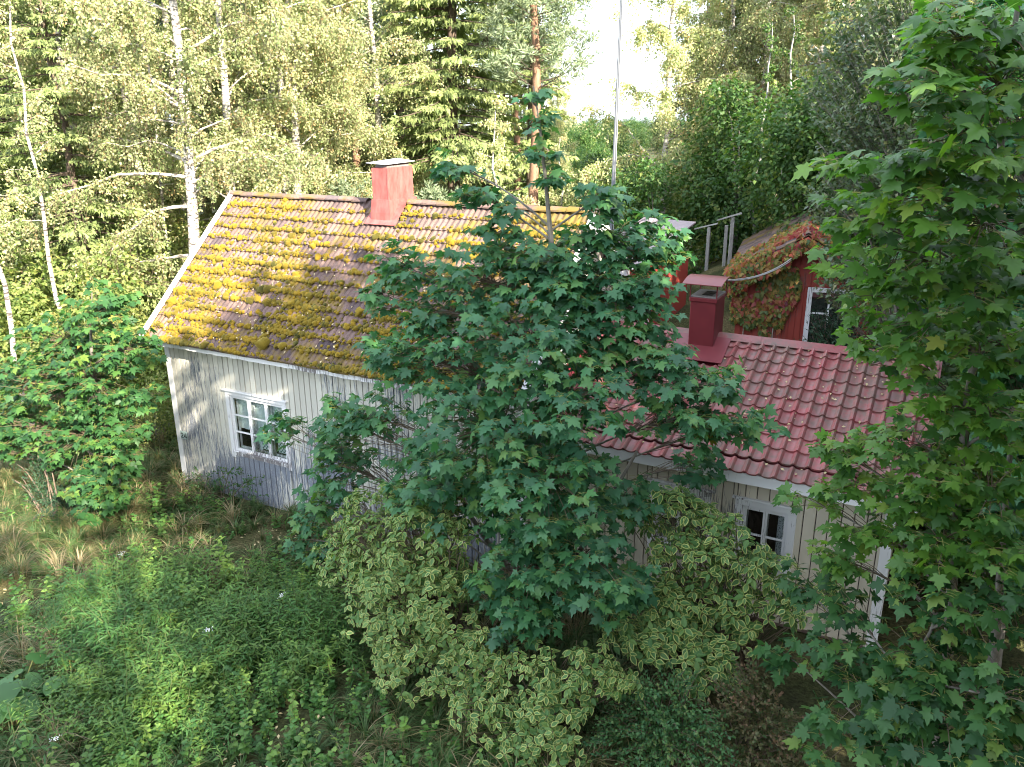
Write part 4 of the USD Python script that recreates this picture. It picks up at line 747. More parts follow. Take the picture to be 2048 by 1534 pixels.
# Virginia creeper on the outbuilding
def creeper():
    rr = np.random.default_rng(131); t = thing('virginia_creeper', 'red and green creeper over the gable and roof of the red outbuilding', 'climber')
    n = 3600; x = rr.uniform(-.1, 1.6, n); z = rr.uniform(.55, 2.95, n); lim = OR - np.abs(x - OW / 2) * (OR - OH) / (OW / 2)
    d = meshkit.fbm(np.stack([x * 1.6, z * 1.6, 0 * x], -1), 3, 4); right = np.interp(z, [.4, .8, 1.2, 1.8, 2.3, 3.0], [.9, 1.0, 1.15, 1.42, 1.3, 1.3])
    ok = (z < lim - .12) & (x < right) & (d > np.where(z < 1.25, .52, .36)) & ~((z < 1.0) & (x < .6) & (d < .62)); x, z = x[ok], z[ok]
    P1 = np.column_stack([x, -.03 - rr.uniform(0, .10, len(x)), z]); T1 = rr.normal(.32, .2, len(x)) + .30 * np.exp(-((z - 1.55) / .22) ** 2)
    m_ = 2700; s = rr.uniform(.0, sll + .02, m_); y = -OO - .06 + np.abs(rr.normal(0, 1.2, m_)); side = rr.random(m_) < .62
    d2 = meshkit.fbm(np.stack([s * 1.3, y * 1.1, side * 9.0], -1), 3, 8); ok = (y < 3.4) & (d2 > .34 + .06 * y) & (side | (s > .9)); s, y, side = s[ok], y[ok], side[ok]
    X = -OO + osu[0] * s - osu[1] * .10; P2 = np.column_stack([np.where(side, X, OW - X), y, OH - .16 + osu[1] * s + osu[0] * .10 + rr.uniform(-.03, .03, len(s))]); T2 = rr.normal(.44, .18, len(s)) + .30 * sstep(1.0, 1.7, s) * (y < .9)
    k3 = 1300; x3 = rr.uniform(-OO, OW * .85, k3); lim = OH - .2 + (OW / 2 + OO - np.abs(x3 - OW / 2)) * (OR - OH) / (OW / 2) - .05; drop = rr.uniform(-.12, .32, k3) * np.where(np.abs(x3 - 1.6) < .45, .6, 1)
    P3 = np.column_stack([x3, -OO - rr.uniform(.02, .13, k3), lim - drop]); T3 = rr.normal(.42, .22, k3) + .25 * sstep(1.2, 2.0, x3)
    P = oriented(np.vstack([P1, P2, P3]), OUT_LOC, OUT_ROT); N = len(P); T = np.clip(np.r_[T1, T2, T3], 0, 1)
    nrm = np.vstack([np.tile([.0, -.9, .45], (len(P1), 1)), np.column_stack([np.where(side, -osu[1], osu[1]), np.full(len(s), -.25), np.full(len(s), osu[0])]), np.tile([0, -.8, .6], (k3, 1))])
    nrm = oriented(nrm, (0, 0, 0), OUT_ROT) + .35 * rr.normal(size=(N, 3)); tip = unit(np.column_stack([.5 * rr.normal(size=N), .2 * rr.normal(size=N) - .2, -.9 + .3 * rr.normal(size=N)]))
    V5 = fan([(0, 0), (.30, .02), (.20, .20), (.52, .34), (.24, .46), (.26, .70), (0, 1.0)], (0, .3), .3, .12)
    hero_leaves(t, leaves(V5, P, tip, nrm, rr.uniform(.075, .155, N), T), 'vine_leaf', 300)
    for x0, wob in ((.15, .05), (.50, .22), (.85, .05), (.92, -.05)):
        zz = np.linspace(0, 1.5, 8); pts = np.column_stack([x0 + wob * np.sin(zz * 2.6) + .02 * rr.normal(size=8), np.full(8, -.045), zz])
        obj('stem', MB().tube(oriented(pts, OUT_LOC, OUT_ROT), .012, 5), 'twig_pale', t)
creeper()

# ------------------------------------------------------------------ forest prototypes
def spruce(name, label, h, rad, seed, mtl, nb=150, per=60, bare=.10, catg='tree', loc=(0, 0), sprig=(.16, .34), hang=.75, rot=0, bark='bark_brown'):
    rr = np.random.default_rng(seed); t = thing(name, label, catg, (*loc, float(ground_z(*loc)) - .05), rot)
    obj('trunk', MB().tube(np.column_stack([.06 * rr.normal(size=9) * [0, 1, 1, 1, 1, 1, 1, 1, 0], .06 * rr.normal(size=9) * [0, 1, 1, 1, 1, 1, 1, 1, 0], np.linspace(0, h, 9)]), np.linspace(.012 * h + .02, .01, 9), 8), bark, t, smooth=True)
    zb = h * (bare + (1 - bare) * rr.random(nb) ** 1.1 * .985); L_ = rad * (1 - (zb / h)) ** .75 * rr.uniform(.7, 1.15, nb) + .18; az = rr.uniform(0, 6.283, nb)
    d = np.column_stack([np.cos(az), np.sin(az), 0 * az]); K = 7; u = np.linspace(0, 1, K)[None, :]
    drop = L_[:, None] * (-.10 * u + .42 * u ** 2 - .22 * u ** 3) * (1.25 - .6 * (zb / h))[:, None]
    C = np.array([0, 0, 1.0]) * zb[:, None, None] + d[:, None] * (L_[:, None] * u)[..., None]; C[..., 2] -= drop
    obj('branches', tubes(C, L_[:, None] * np.linspace(.014, .003, K)[None], 4), bark, t, kind='stuff')
    n = np.maximum(6, (per * L_ / rad).astype(int)); idx = np.repeat(np.arange(nb), n); N = len(idx); s = rr.random(N) ** .75 * .88 + .12
    k = s * (K - 1); i_ = np.minimum(k.astype(int), K - 2); w = (k - i_)[:, None]; p = C[idx, i_] * (1 - w) + C[idx, i_ + 1] * w
    side = np.column_stack([-d[idx, 1], d[idx, 0], 0 * s]) * np.where(rr.random(N) < .5, 1, -1)[:, None]
    w_ = (1 - .55 * s) * rr.random(N); p = p + side * (w_ * L_[idx] * .30)[:, None] - np.array([0, 0, 1]) * (w_ * L_[idx] * .07)[:, None]
    tip = unit(d[idx] * .55 + side * .5 + np.array([0, 0, -hang]) * rr.uniform(.1, 1.4, N)[:, None] + .25 * rr.normal(size=(N, 3)))
    nrm = unit(np.array([0, 0, .6]) + d[idx] * .6 + .5 * rr.normal(size=(N, 3)))
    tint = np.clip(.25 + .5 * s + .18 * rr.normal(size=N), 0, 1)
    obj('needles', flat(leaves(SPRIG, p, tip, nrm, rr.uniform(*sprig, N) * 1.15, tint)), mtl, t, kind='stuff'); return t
def birch(name, label, h, seed, loc, nlimb=34, nleaf=15000, first=.22, spread=.26, mtl='birch_leaf', size=(.055, .10), limbs=(), lean=(0, 0), rad=.012, rot=0, hangl=1.0, catg='tree', bark='bark_birch'):
    rr = np.random.default_rng(seed); t = thing(name, label, catg, (*loc, float(ground_z(*loc)) - .05), rot); zt = np.linspace(0, h, 12); f_ = zt / h
    T_ = np.column_stack([lean[0] * f_ ** 1.5 + .05 * rr.normal(size=12) * (f_ > 0), lean[1] * f_ ** 1.5 + .05 * rr.normal(size=12) * (f_ > 0), zt])
    obj('trunk', MB().tube(T_, h * rad * (1.05 - f_) + .012, 9), bark, t, smooth=True)
    tips, starts, LB = [], [], MB()
    items = [(u, az, ln, up) for u, az, ln, up in limbs] + [(u, rr.uniform(0, 6.283), h * spread * (1.15 - u) * rr.uniform(.6, 1.2), rr.uniform(.35, 1.0)) for u in np.linspace(first, .98, nlimb)]
    curves = []
    for q, (u, az, ln, up) in enumerate(items):
        a_ = polyat(T_, [u])[0]; d = np.array([math.cos(az), math.sin(az), up]); d /= np.linalg.norm(d); K = 7; w = np.linspace(0, 1, K)[:, None]
        c = a_ + d * ln * w + np.array([0, 0, -.28 * ln]) * w ** 2.2 + np.cumsum(rr.normal(size=(K, 3)) * .06 * ln, 0) * w; curves.append(c)
        b = MB().tube(c, np.linspace(h * rad * (.36 if q < len(limbs) else .20) * (1.1 - u) + .006, .004, K), 6)
        if q < len(limbs): obj('limb', b, bark, t, smooth=True)
        else: LB.add(*b.get())
    if LB.n: obj('branches', LB, bark, t, kind='stuff', smooth=True)
    lens = np.array([i_[2] for i_ in items]); ns = np.maximum(4, (nleaf / 26 * lens / lens.sum()).astype(int)); A = []; H = []
    for c, n_, ln in zip(curves, ns, lens):
        p = polyat(c, rr.uniform(.22, 1, n_)); dr = rnd_dir(rr, n_) * [1, 1, .5] + unit(c[-1] - c[0]) * .5; ll = rr.uniform(.35, 1.0, n_) * min(1.3, .35 + ln * .28); A.append(p); H.append(np.column_stack([dr * ll[:, None] * .55, ll]))
    A, H = np.vstack(A), np.vstack(H); u = np.linspace(0, 1, 5)[None, :, None]
    C = A[:, None] + H[:, None, :3] * u + np.array([0, 0, -1.0]) * hangl * H[:, None, 3:4] * .75 * u ** 2
    obj('twigs', tubes(C, np.tile(np.linspace(.007, .0025, 5), (len(C), 1)), 3), 'twig_brown' if bark == 'bark_birch' else 'twig_pale', t, kind='stuff')
    per = 26; idx = np.repeat(np.arange(len(C)), per); N = len(idx); s = rr.uniform(.1, 1, N); k = s * 4; i_ = np.minimum(k.astype(int), 3); w = (k - i_)[:, None]
    p = C[idx, i_] * (1 - w) + C[idx, i_ + 1] * w + rr.normal(size=(N, 3)) * .07
    tint = np.clip(.5 + .22 * rr.normal(size=N) + .16 * rr.normal(size=len(C))[idx], 0, 1)
    obj('foliage', flat(leaves(KITE, p, unit(rr.normal(size=(N, 3)) + [0, 0, -.6]), rnd_dir(rr, N) + [.25, -.25, .5], rr.uniform(*size, N), tint)), mtl, t, kind='stuff'); return t
def pine(name, label, h, seed, loc, rot=0, top=.45, rad=2.2, ncl=150):
    rr = np.random.default_rng(seed); t = thing(name, label, 'tree', (*loc, float(ground_z(*loc)) - .05), rot)
    obj('trunk', MB().tube(np.column_stack([.1 * rr.normal(size=9), .1 * rr.normal(size=9), np.linspace(0, h, 9)]), np.linspace(.012 * h, .04, 9), 9), 'bark_pine', t, smooth=True)
    zz = h * (top + (1 - top) * rr.random(ncl)); L_ = rad * (1.15 - (zz / h - top) / (1 - top) * .8) * rr.uniform(.5, 1.1, ncl); az = rr.uniform(0, 6.283, ncl); d = np.column_stack([np.cos(az), np.sin(az), .12 + 0 * az])
    u = np.linspace(0, 1, 5)[None, :, None]; C = np.array([0, 0, 1.0]) * zz[:, None, None] + d[:, None] * L_[:, None, None] * u + np.array([0, 0, .25]) * L_[:, None, None] * u ** 2 + .06 * rr.normal(size=(ncl, 5, 1)) * u
    obj('branches', tubes(C, L_[:, None] * np.linspace(.011, .003, 5)[None], 5), 'bark_brown', t, kind='stuff')
    idx = np.repeat(np.arange(ncl), 5); sub = C[idx, 4] * .75 + C[idx, 2] * .25 + rr.normal(size=(len(idx), 3)) * [.35, .35, .16]; per = 34; j_ = np.repeat(np.arange(len(sub)), per); N = len(j_)
    dd = rnd_dir(rr, N) * [1, 1, .8] + [0, 0, .35]; p = sub[j_] + dd * .10
    obj('needles', flat(leaves((KITE[0] * [.30, 1, 1], KITE[1]), p, unit(dd + .2 * rr.normal(size=(N, 3))), rnd_dir(rr, N), rr.uniform(.16, .27, N), np.clip(.5 + .25 * rr.normal(size=N), 0, 1))), 'pine_needle', t, kind='stuff'); return t
def bush(name, label, seed, loc, mtl, h=3.0, w=1.6, n=5200, size=(.09, .16), catg='shrub', rot=0, masses=9, trunk=.03, tmpl=KITE):
    rr = np.random.default_rng(seed); t = thing(name, label, catg, (*loc, float(ground_z(*loc)) - .05), rot)
    cz = np.linspace(.22, .88, masses) * h; a_ = rr.uniform(0, 6.283, masses); rr_ = w * np.sin(np.linspace(.5, 2.75, masses)) * rr.uniform(.2, .75, masses)
    c = np.column_stack([np.cos(a_) * rr_, np.sin(a_) * rr_, cz]); R = w * rr.uniform(.42, .72, masses) * np.interp(cz / h, [0, .5, 1], [1, 1, .6])
    b = MB()
    for q in c: uu_ = np.linspace(0, 1, 5)[:, None]; b.tube(np.array([0, 0, 0]) * (1 - uu_) ** 2 + np.array([q[0] * .3, q[1] * .3, q[2] * .8]) * 2 * uu_ * (1 - uu_) + q * uu_ ** 2, np.linspace(trunk, .008, 5), 5)
    obj('stems', b, 'bark_grey', t, smooth=True)
    k = rr.choice(masses, n, p=R ** 2 / (R ** 2).sum()); cl = rnd_dir(rr, 1 + n // 9)[np.arange(n) // 9]; k = k[(np.arange(n) // 9) * 9 % n]
    p = c[k] + cl * (R[k] * np.repeat(rr.random(1 + n // 9) ** .4, 9)[:n])[:, None] * [1, 1, .85] + rr.normal(size=(n, 3)) * .11; p[:, 2] = np.maximum(p[:, 2], .1)
    tint = np.clip(.45 + .2 * rr.normal(size=n) + .2 * np.repeat(rr.normal(size=1 + n // 9), 9)[:n], 0, 1)
    obj('foliage', flat(leaves(tmpl, p, unit(cl * [1, 1, .3] + .6 * rr.normal(size=(n, 3)) + [0, 0, -.4]), unit(cl * .5 + [0, 0, .8] + .45 * rr.normal(size=(n, 3))), rr.uniform(*size, n), tint)), mtl, t, kind='stuff'); return t
def at(x, y): return (x, y, float(ground_z(x, y)) - .05)
#FOREST
def series(proto, items, group=None):
    for lab, x, y, sc, rz in items: copy_of(proto, lab, at(x, y), rz, sc, group)
# spruces
s_a = spruce('spruce_tree', 'tall spruce with hanging curtains of branches right of the first chimney', 23, 3.5, 201, 'spruce_needle', 230, 190, .25, loc=(-3.5, 16.6), hang=1.1)
s_b = spruce('spruce_tree', 'narrow dark spruce behind the first chimney', 22, 2.4, 202, 'spruce_needle', 190, 120, .08, loc=(-9.8, 22))
s_c = spruce('spruce_tree', 'broad spruce with drooping boughs at the upper left edge', 20, 3.8, 203, 'spruce_needle', 220, 170, .03, loc=(-13.7, 6.3), hang=.9)
series(s_c, [('broad spruce left of the big white birch trunk', -15.2, 11.2, 1.05, 70), ('spruce standing far behind the left roof verge', -16.9, 18.4, 1.1, 160), ('low-boughed spruce behind the left maple', -8.6, 4.4, .72, 220), ('spruce half out of the left edge of the picture', -11.6, 2.6, .8, 300), ('spruce at the top right behind the willow', 11.3, 19.4, .95, 20)])
series(s_a, [('spruce between the two left birches', -19.6, 11.8, .95, 80), ('spruce above the left end of the roof ridge', -12.6, 19.6, .9, 130), ('dark spruce top against the sky right of the flagpole birches', 6.0, 28.8, 1.0, 10)])
series(s_b, [('slim spruce behind the pale pine', -16.4, 23.0, 1.1, 45), ('slim dark spruce above the red outbuilding', 8.9, 25.2, .9, 200), ('slim spruce touching the tall centre spruce', -2.2, 20.5, .85, 90)])
p_a = pine('pine_tree', 'pine with reddish trunk leaning into the sky gap', 19, 211, (.1, 16.3), rad=1.75, top=.42, ncl=190)
series(p_a, [('bluish pale pine left of the first chimney', -7.7, 16.0, 1.0, 120), ('pine behind the left birch crown', -12.0, 14.0, 1.05, 240)])
yp = pine('young_pine', 'young pale pine just behind the ridge beside the first chimney', 5.2, 212, (-3.4, 10.4), top=.10, rad=1.5, ncl=70)
series(yp, [('young pale pine behind the roof right of the first chimney', -.6, 11.2, .95, 50)])
# birches
LB_ = [(.31, 3.65, 5.2, .18), (.33, 3.35, 4.4, .35), (.27, 3.9, 3.8, -.05), (.33, .45, 5.0, .75), (.30, .2, 3.4, .45), (.42, 3.55, 5.2, .35), (.47, .7, 4.4, .6), (.52, 3.9, 4.6, .5), (.40, 4.8, 3.5, .35), (.55, .2, 4.4, .6), (.2, 3.2, 3.0, -.1)]
b_a = birch('birch_tree', 'big white-trunked birch with crooked limbs at the left of the roof', 19, 221, (-4.75, 5.0), 36, 52000, .28, .26, size=(.06, .115), limbs=LB_, lean=(.5, .55), rad=.0088)
b_b = birch('birch_tree', 'sparse brownish birch right of the flagpole', 17.5, 222, (3.4, 20.9), 54, 46000, .18, .25, size=(.07, .125), rad=.0085, hangl=1.2)
b_c = birch('birch_tree', 'yellowing birch with pale trunk above the left half of the roof', 18, 223, (-5.5, 10.0), 40, 48000, .14, .27, size=(.06, .115), lean=(.6, .2), rad=.009)
series(b_b, [('airy yellow birch behind the bare pale saplings', 6.2, 24.0, 1.05, 320), ('dense yellow birch left of the dark right-hand wood', 4.2, 26.3, 1.05, 120), ('yellow birch standing above the red outbuilding', 8.4, 23.1, .95, 200), ('far yellow birch at the right side of the sky gap', 2.9, 33.5, 1.0, 60)])
series(b_c, [('yellow birch at the far left behind the big birch', -10.2, 9.5, 1.05, 90), ('yellow birch between pine and spruce', -8.8, 13.2, .9, 200), ('yellow birch crown in the top left corner', -11.5, 6.8, 1.0, 280)])
b_d = birch('young_birch', 'thin white birch stem at the left edge of the picture', 11, 224, (-3.9, -.7), 16, 2600, .45, .12, lean=(-.5, -.2), rad=.0048)
series(b_c, [('tall yellow birch half hidden by the big birch trunk', -6.6, 8.2, 1.02, 20), ('pale yellow birch over the left spruces', -9.4, 7.2, .95, 140), ('yellow birch right above the roof verge', -7.4, 11.6, .98, 320), ('yellow birch left of the slim dark spruce', -6.0, 15.5, 1.0, 250)])
series(b_d, [('second thin white birch stem from the left edge', -6.3, 1.9, 1.0, 130), ('thin white stem left of the big birch trunk', -7.6, 6.3, 1.1, 230)])
y_b = birch('young_birch', 'small bright yellow birch right of the tall spruce trunk', 7.8, 225, (-.2, 13.9), 26, 13000, .12, .24, rad=.009, mtl='birch_leaf', hangl=.6)
series(y_b, [('small yellow birch behind the ridge by the maple top', 1.2, 16.0, .85, 100), ('small yellow birch in front of the narrow dark spruce', -4.2, 14.2, .8, 200)])
sp = birch('bare_sapling', 'left of two bare pale saplings before the dark wood', 7.0, 226, (7.7, 17.2), 14, 260, .25, .16, mtl='bush_leaf', rad=.0075, hangl=.1, lean=(.1, .2), bark='grey_wood')
series(sp, [('right of two bare pale saplings before the dark wood', 8.55, 17.3, 1.04, 70)])
# lit bushes behind the house, dark deciduous wood to the right, bushes closing the gap
k_a = bush('bush', 'yellow-green bush behind the roof left of the first chimney', 231, (-1.3, 6.6), 'yellow_bush_leaf', 3.6, 1.9, 5200)
k_b = bush('bush', 'dark green leafy thicket behind the red outbuilding', 232, (7.2, 17.2), 'bush_leaf', 5.6, 2.7, 9500, (.12, .21), trunk=.06)
k_c = bush('bush', 'loose bush of small leaves beyond the left maple', 233, (-5.2, 1.6), 'yellow_bush_leaf', 2.8, 1.7, 4200, (.07, .13))
series(k_a, [('yellow-green bush behind the ridge right of the first chimney', .2, 9.4, 1.1, 80), ('yellow-green bush at the foot of the big birch', -3.6, 4.6, .8, 150), ('yellow-green bush below the pale pine', -5.6, 8.4, 1.15, 210), ('lit bush at the foot of the sky gap beside the flagpole', -4.0, 30.9, 1.25, 10), ('lit bush under the sparse brownish birch', 2.9, 19.7, 1.1, 120), ('lit bush just right of the maple top shoot', -2.3, 24.0, 1.2, 250), ('lit bush behind the flagpole foot', -.5, 27.0, 1.3, 300), ('yellow-green bush behind the tall spruce trunk', -5.6, 17.4, 1.2, 20), ('yellow bush at the base of the right sky birches', 5.0, 22.6, 1.25, 33)])
series(k_b, [('dark green thicket behind the grey posts', 5.0, 15.4, .85, 70), ('dark green thicket behind the bare saplings', 9.6, 15.0, .95, 140), ('dark green thicket above the outbuilding ridge', 9.4, 19.5, .85, 210), ('green thicket to the right of the flagpole', 1.8, 21.4, .85, 280), ('dark green thicket below the willow', 12.0, 13.2, 1.0, 30), ('high dark green thicket left of the slim spruce', 6.4, 20.4, .72, 100), ('green thicket left of the garden shed', 3.2, 14.6, .62, 190), ('dark green thicket at the right under the tall maple', 14.6, 8.4, 1.15, 260), ('dark green thicket at the far right edge behind the wing', 15.6, 5.0, 1.1, 310), ('dark leafy bush under the right end of the wing', 14.9, 3.2, .62, 15)])
series(k_a, [('bright bush low behind the left maple', -6.2, 3.0, 1.1, 90), ('bright bush at the left picture edge above the maple', -9.0, 1.8, 1.3, 170), ('bright bush deep behind the left birch stems', -10.4, 5.4, 1.35, 310), ('bright bush under the spruce left of the big birch', -8.2, 7.0, 1.2, 45)])
series(k_c, [('loose small-leaved bush at the left edge', -7.4, .2, 1.15, 60), ('loose bush in front of the low-boughed spruce', -6.6, 4.0, 1.0, 130), ('loose pale bush at the left verge of the roof', -3.0, 3.2, .95, 200), ('loose bush further left of the big birch', -9.2, 3.4, 1.2, 280), ('loose bush on the yard left of the cream house', -2.4, 1.2, .55, 340)])
fine_shrub('young spruce in front of the outbuilding window', [(11.35, 8.2, 2.9, .38), (11.5, 8.1, 2.4, .62), (11.35, 8.0, 1.9, .8), (12.1, 7.8, 2.2, .7), (10.7, 8.0, 1.55, .6), (11.9, 8.2, 2.9, .45)], (11.6, 8.1, 1.0), 241, 'young_spruce_needle', 420, (.09, .17), 12, 'young_spruce', 'tree', (SPRIG[0] * [.8, 1, 1], SPRIG[1]), 'bark_brown', .014)
fine_shrub('rusty low bushes along the foot of the red outbuilding', [(9.4, 8.2, 1.7, .45), (10.0, 8.1, 1.6, .5), (8.8, 8.3, 1.7, .45), (10.6, 8.2, 1.5, .4), (8.2, 8.6, 1.6, .5)], (9.6, 8.3, 1.1), 242, 'fine_leaf_brown', 260, (.06, .10), 7, 'bilberry_bush', 'shrub', KITE)
fine_shrub('small dark spruce sapling under the left maple', [(-.9, -2.3, .5, .55), (-1.3, -2.4, .9, .4), (-.4, -2.6, .35, .45), (-1.1, -2.3, 1.3, .25)], (-.9, -2.3, 0), 243, 'young_spruce_needle', 260, (.05, .09), 12, 'young_spruce', 'tree', (SPRIG[0] * [.8, 1, 1], SPRIG[1]), 'bark_brown', .014)
# far wood behind, and the wood to the right that keeps the low sun off the garden
rf = np.random.default_rng(251)
def sight(px, d):
    a_ = YAW + math.atan((px - 1024) / FPX); return CAM[0] + d * math.sin(a_), CAM[1] + d * math.cos(a_)
pool = [s_a, s_b, s_c, b_c, b_b, p_a]
spread_far = [(px, rf.uniform(44, 74)) for px in np.linspace(-120, 1075, 34)] + [(px, rf.uniform(40, 70)) for px in np.linspace(1375, 2150, 18)]
for px, d in spread_far:
    px_ = px + rf.uniform(-14, 14)
    k = rf.choice(len(pool), p=[.24, .2, .22, .16, .08, .10]); x, y = sight(px_, d)
    copy_of(pool[k], {'spruce': 'spruce in the lit wood far behind the house', 'birch_': 'birch in the lit wood far behind the house', 'pine_t': 'pine in the lit wood far behind the house'}[pool[k].GetName()[:6]], at(x, y), rf.uniform(0, 360), rf.uniform(.8, 1.1), 'trees of the far wood')
for px in np.linspace(1085, 1420, 46):
    d = rf.uniform(110, 290); x, y = sight(px + rf.uniform(-6, 6), d); copy_of(k_b, 'dim green tree on the far horizon in the sky gap', at(x, y), rf.uniform(0, 360), rf.uniform(1.0, 1.3), 'trees on the horizon')
for px in np.linspace(1105, 1400, 13):
    d = rf.uniform(48, 95); x, y = sight(px, d); copy_of(k_b if rf.random() < .5 else k_a, 'rounded green tree at the far end of the sky gap', at(x, y), rf.uniform(0, 360), rf.uniform(.75, 1.0), 'trees beyond the sky gap')
copy_of(b_b, 'sparse birch of the wood beside the garden, letting light through', at(18.0, -13.0), 40, .64, 'trees beside the garden')
copy_of(b_b, 'sparse birch of the wood beside the garden, letting light through', at(19.6, -11.3), 150, .58, 'trees beside the garden')
br = bush('broadleaf_tree', 'broad leafy tree of the wood beside the garden', 252, (18.7, -5.8), 'bush_leaf', 13.2, 3.1, 10500, (.20, .34), 'tree', masses=16, trunk=.14)
tag(br, None, None, 'trees beside the garden')
for x, y, sc in [(18.0, 3.2, .9), (20.9, -14.2, .95), (21.8, -8.6, 1.13), (19.5, -8.0, 1.27), (18.8, -2.2, 1.04), (21.6, -3.8, 1.05), (19.0, 1.6, 1.1), (22.2, .4, 1.1), (19.2, 5.6, 1.12), (19.6, 9.6, 1.15), (22.6, 7.6, 1.15), (20.0, 13.8, 1.2), (22.5, 17.4, 1.15), (17.9, 17.5, 1.0), (17.6, .2, .8), (17.4, -14.5, .8), (14.5, -17.5, .9)]:
    copy_of(br, 'broad leafy tree of the wood beside the garden', at(x, y), rf.uniform(0, 360), sc * .89, 'trees beside the garden')

# ------------------------------------------------------------------ ground cover
def scatter(name, label, protos, pts, rot, scl, idx):
    """one PointInstancer; protos = lists of (mesh name, batch, material)"""
    pi = UsdGeom.PointInstancer.Define(stage, path_for(name)); paths = []
    for q, pieces in enumerate(protos):
        x = UsdGeom.Xform.Define(stage, f'{pi.GetPath()}/plant_{q:03d}'); paths.append(x.GetPath())
        for nm, msh, mt in pieces: obj(nm, msh, mt, x.GetPrim())
    pi.CreatePrototypesRel().SetTargets(paths); n = len(pts)
    pi.CreatePositionsAttr(Vt.Vec3fArray.FromNumpy(np.asarray(pts, np.float32))); pi.CreateProtoIndicesAttr(Vt.IntArray.FromNumpy(np.asarray(idx, np.int32)))
    pi.CreateScalesAttr(Vt.Vec3fArray.FromNumpy(np.repeat(np.asarray(scl, np.float32)[:, None], 3, 1)))
    pi.CreateOrientationsAttr(Vt.QuathArray([Gf.Quath(float(math.cos(a_ / 2)), 0, 0, float(math.sin(a_ / 2))) for a_ in rot]))
    return tag(pi.GetPrim(), label, None, None, 'stuff')
def tuft(rr, n=46, h=.42, r=.16, dry=.3):
    a_ = rr.uniform(0, 6.283, n); d = np.column_stack([np.cos(a_), np.sin(a_), 0 * a_]); base = d * (r * .35 * rr.random(n))[:, None]; hh = h * rr.uniform(.5, 1.15, n); bend = rr.uniform(.35, 1.35, n) * hh * .75
    main = unit(np.array([rr.normal(), rr.normal(), 0])) * .35
    u = np.linspace(0, 1, 5)[None, :, None]; C = base[:, None] + np.array([0, 0, 1]) * hh[:, None, None] * (u * 1.35 - .75 * u ** 2) + (d + main)[:, None] * bend[:, None, None] * u ** 2
    w = .0055 * np.array([1, 1, .8, .5, .05])[None, :, None] * rr.uniform(.7, 1.4, n)[:, None, None]; s = np.column_stack([-d[:, 1], d[:, 0], 0 * a_])[:, None]
    Vv = np.stack([C - s * w, C + s * w], 2).reshape(n, 10, 3); f = np.array([[2 * q, 2 * q + 1, 2 * q + 3, 2 * q + 2] for q in range(4)]); f = np.vstack([f[:, :3], f[:, [0, 2, 3]]])
    return flat((Vv, f, np.repeat(np.clip(rr.normal(dry, .22, n), 0, 1)[:, None], 10, 1)))
def stemmed(rr, h, nst, lv, tmpl, size, spreadr=.12, droop=.3, tint=.45, top=None):
    """upright herb: stems with leaves all the way up"""
    P, TP, NR, S, TT, CC = [], [], [], [], [], []
    for _ in range(nst):
        hh = h * rr.uniform(.7, 1.1); lean = rr.normal(size=3) * [.22, .22, 0]; b0 = rr.normal(size=3) * [spreadr, spreadr, 0]; u = np.linspace(0, 1, 5)[:, None]; c = b0 + np.array([0, 0, hh]) * u + lean * hh * u ** 1.6; CC.append(c)
        s = np.linspace(.22, 1, lv); p = polyat(c, s); a_ = np.arange(lv) * 2.4 + rr.uniform(0, 6); d = np.column_stack([np.cos(a_), np.sin(a_), .35 - droop * 2 * (1 - s) + 0 * a_])
        P.append(p); TP.append(d + .2 * rr.normal(size=d.shape)); NR.append(np.column_stack([-.3 * np.cos(a_), -.3 * np.sin(a_), 1 + 0 * a_]) + .25 * rr.normal(size=d.shape)); S.append(rr.uniform(*size, lv) * (1.1 - .45 * s)); TT.append(np.clip(rr.normal(tint, .15) + .25 * (s - .5) + .1 * rr.normal(size=lv), 0, 1))
    return [('stems', tubes(np.array(CC), np.tile(np.linspace(.005, .002, 5), (nst, 1)), 3), 'herb_stem'), ('foliage', flat(leaves(tmpl, np.vstack(P), np.vstack(TP), np.vstack(NR), np.concatenate(S), np.concatenate(TT))), 'herb_leaf')]
rg = np.random.default_rng(261)
def free(p, marg=.12):
    x, y = p[:, 0], p[:, 1]
    return ~(((x > -marg) & (x < L + marg) & (y > -marg) & (y < DEP + marg)) | ((x > L - marg) & (x < AX1 + marg) & (y > AY - marg) & (y < 4.5))) 
def field(n, boxes, dens=None):
    """n random ground points over rectangles, kept with the chance dens gives"""
    ar = np.array([(b_[1] - b_[0]) * (b_[3] - b_[2]) for b_ in boxes]); k = rg.choice(len(boxes), n, p=ar / ar.sum()); B = np.array(boxes)[k]
    p = np.column_stack([B[:, 0] + (B[:, 1] - B[:, 0]) * rg.random(n), B[:, 2] + (B[:, 3] - B[:, 2]) * rg.random(n)]); ok = free(p)
    if dens is not None: ok &= rg.random(n) < dens(p)
    p = p[ok]; return np.column_stack([p, ground_z(p[:, 0], p[:, 1]) - .01])
def near(p, spots): return np.max([np.exp(-(((p[:, 0] - x) / r_) ** 2 + ((p[:, 1] - y) / r_) ** 2)) for x, y, r_ in spots], 0)
HERB = [(4.9, -3.9, 1.0), (5.1, -4.7, .9), (5.5, -3.3, .8), (3.4, -3.9, .8), (6.1, -3.3, .6)]
def clump(p): return meshkit.fbm(np.column_stack([p * .8, 0 * p[:, 0]]), 3, 77)
pts = field(9500, [(-4, 11, -8.5, 0), (-14, -.2, -5, 7)], lambda p: np.clip(1.0 - .75 * near(p, HERB), 0, 1) * (.35 + .65 * (clump(p) > .45)))
dryness = np.clip(clump(pts[:, :2] + 20) * 6 - 1.75 + .8 * rg.normal(size=len(pts)), 0, 3.99).astype(int)
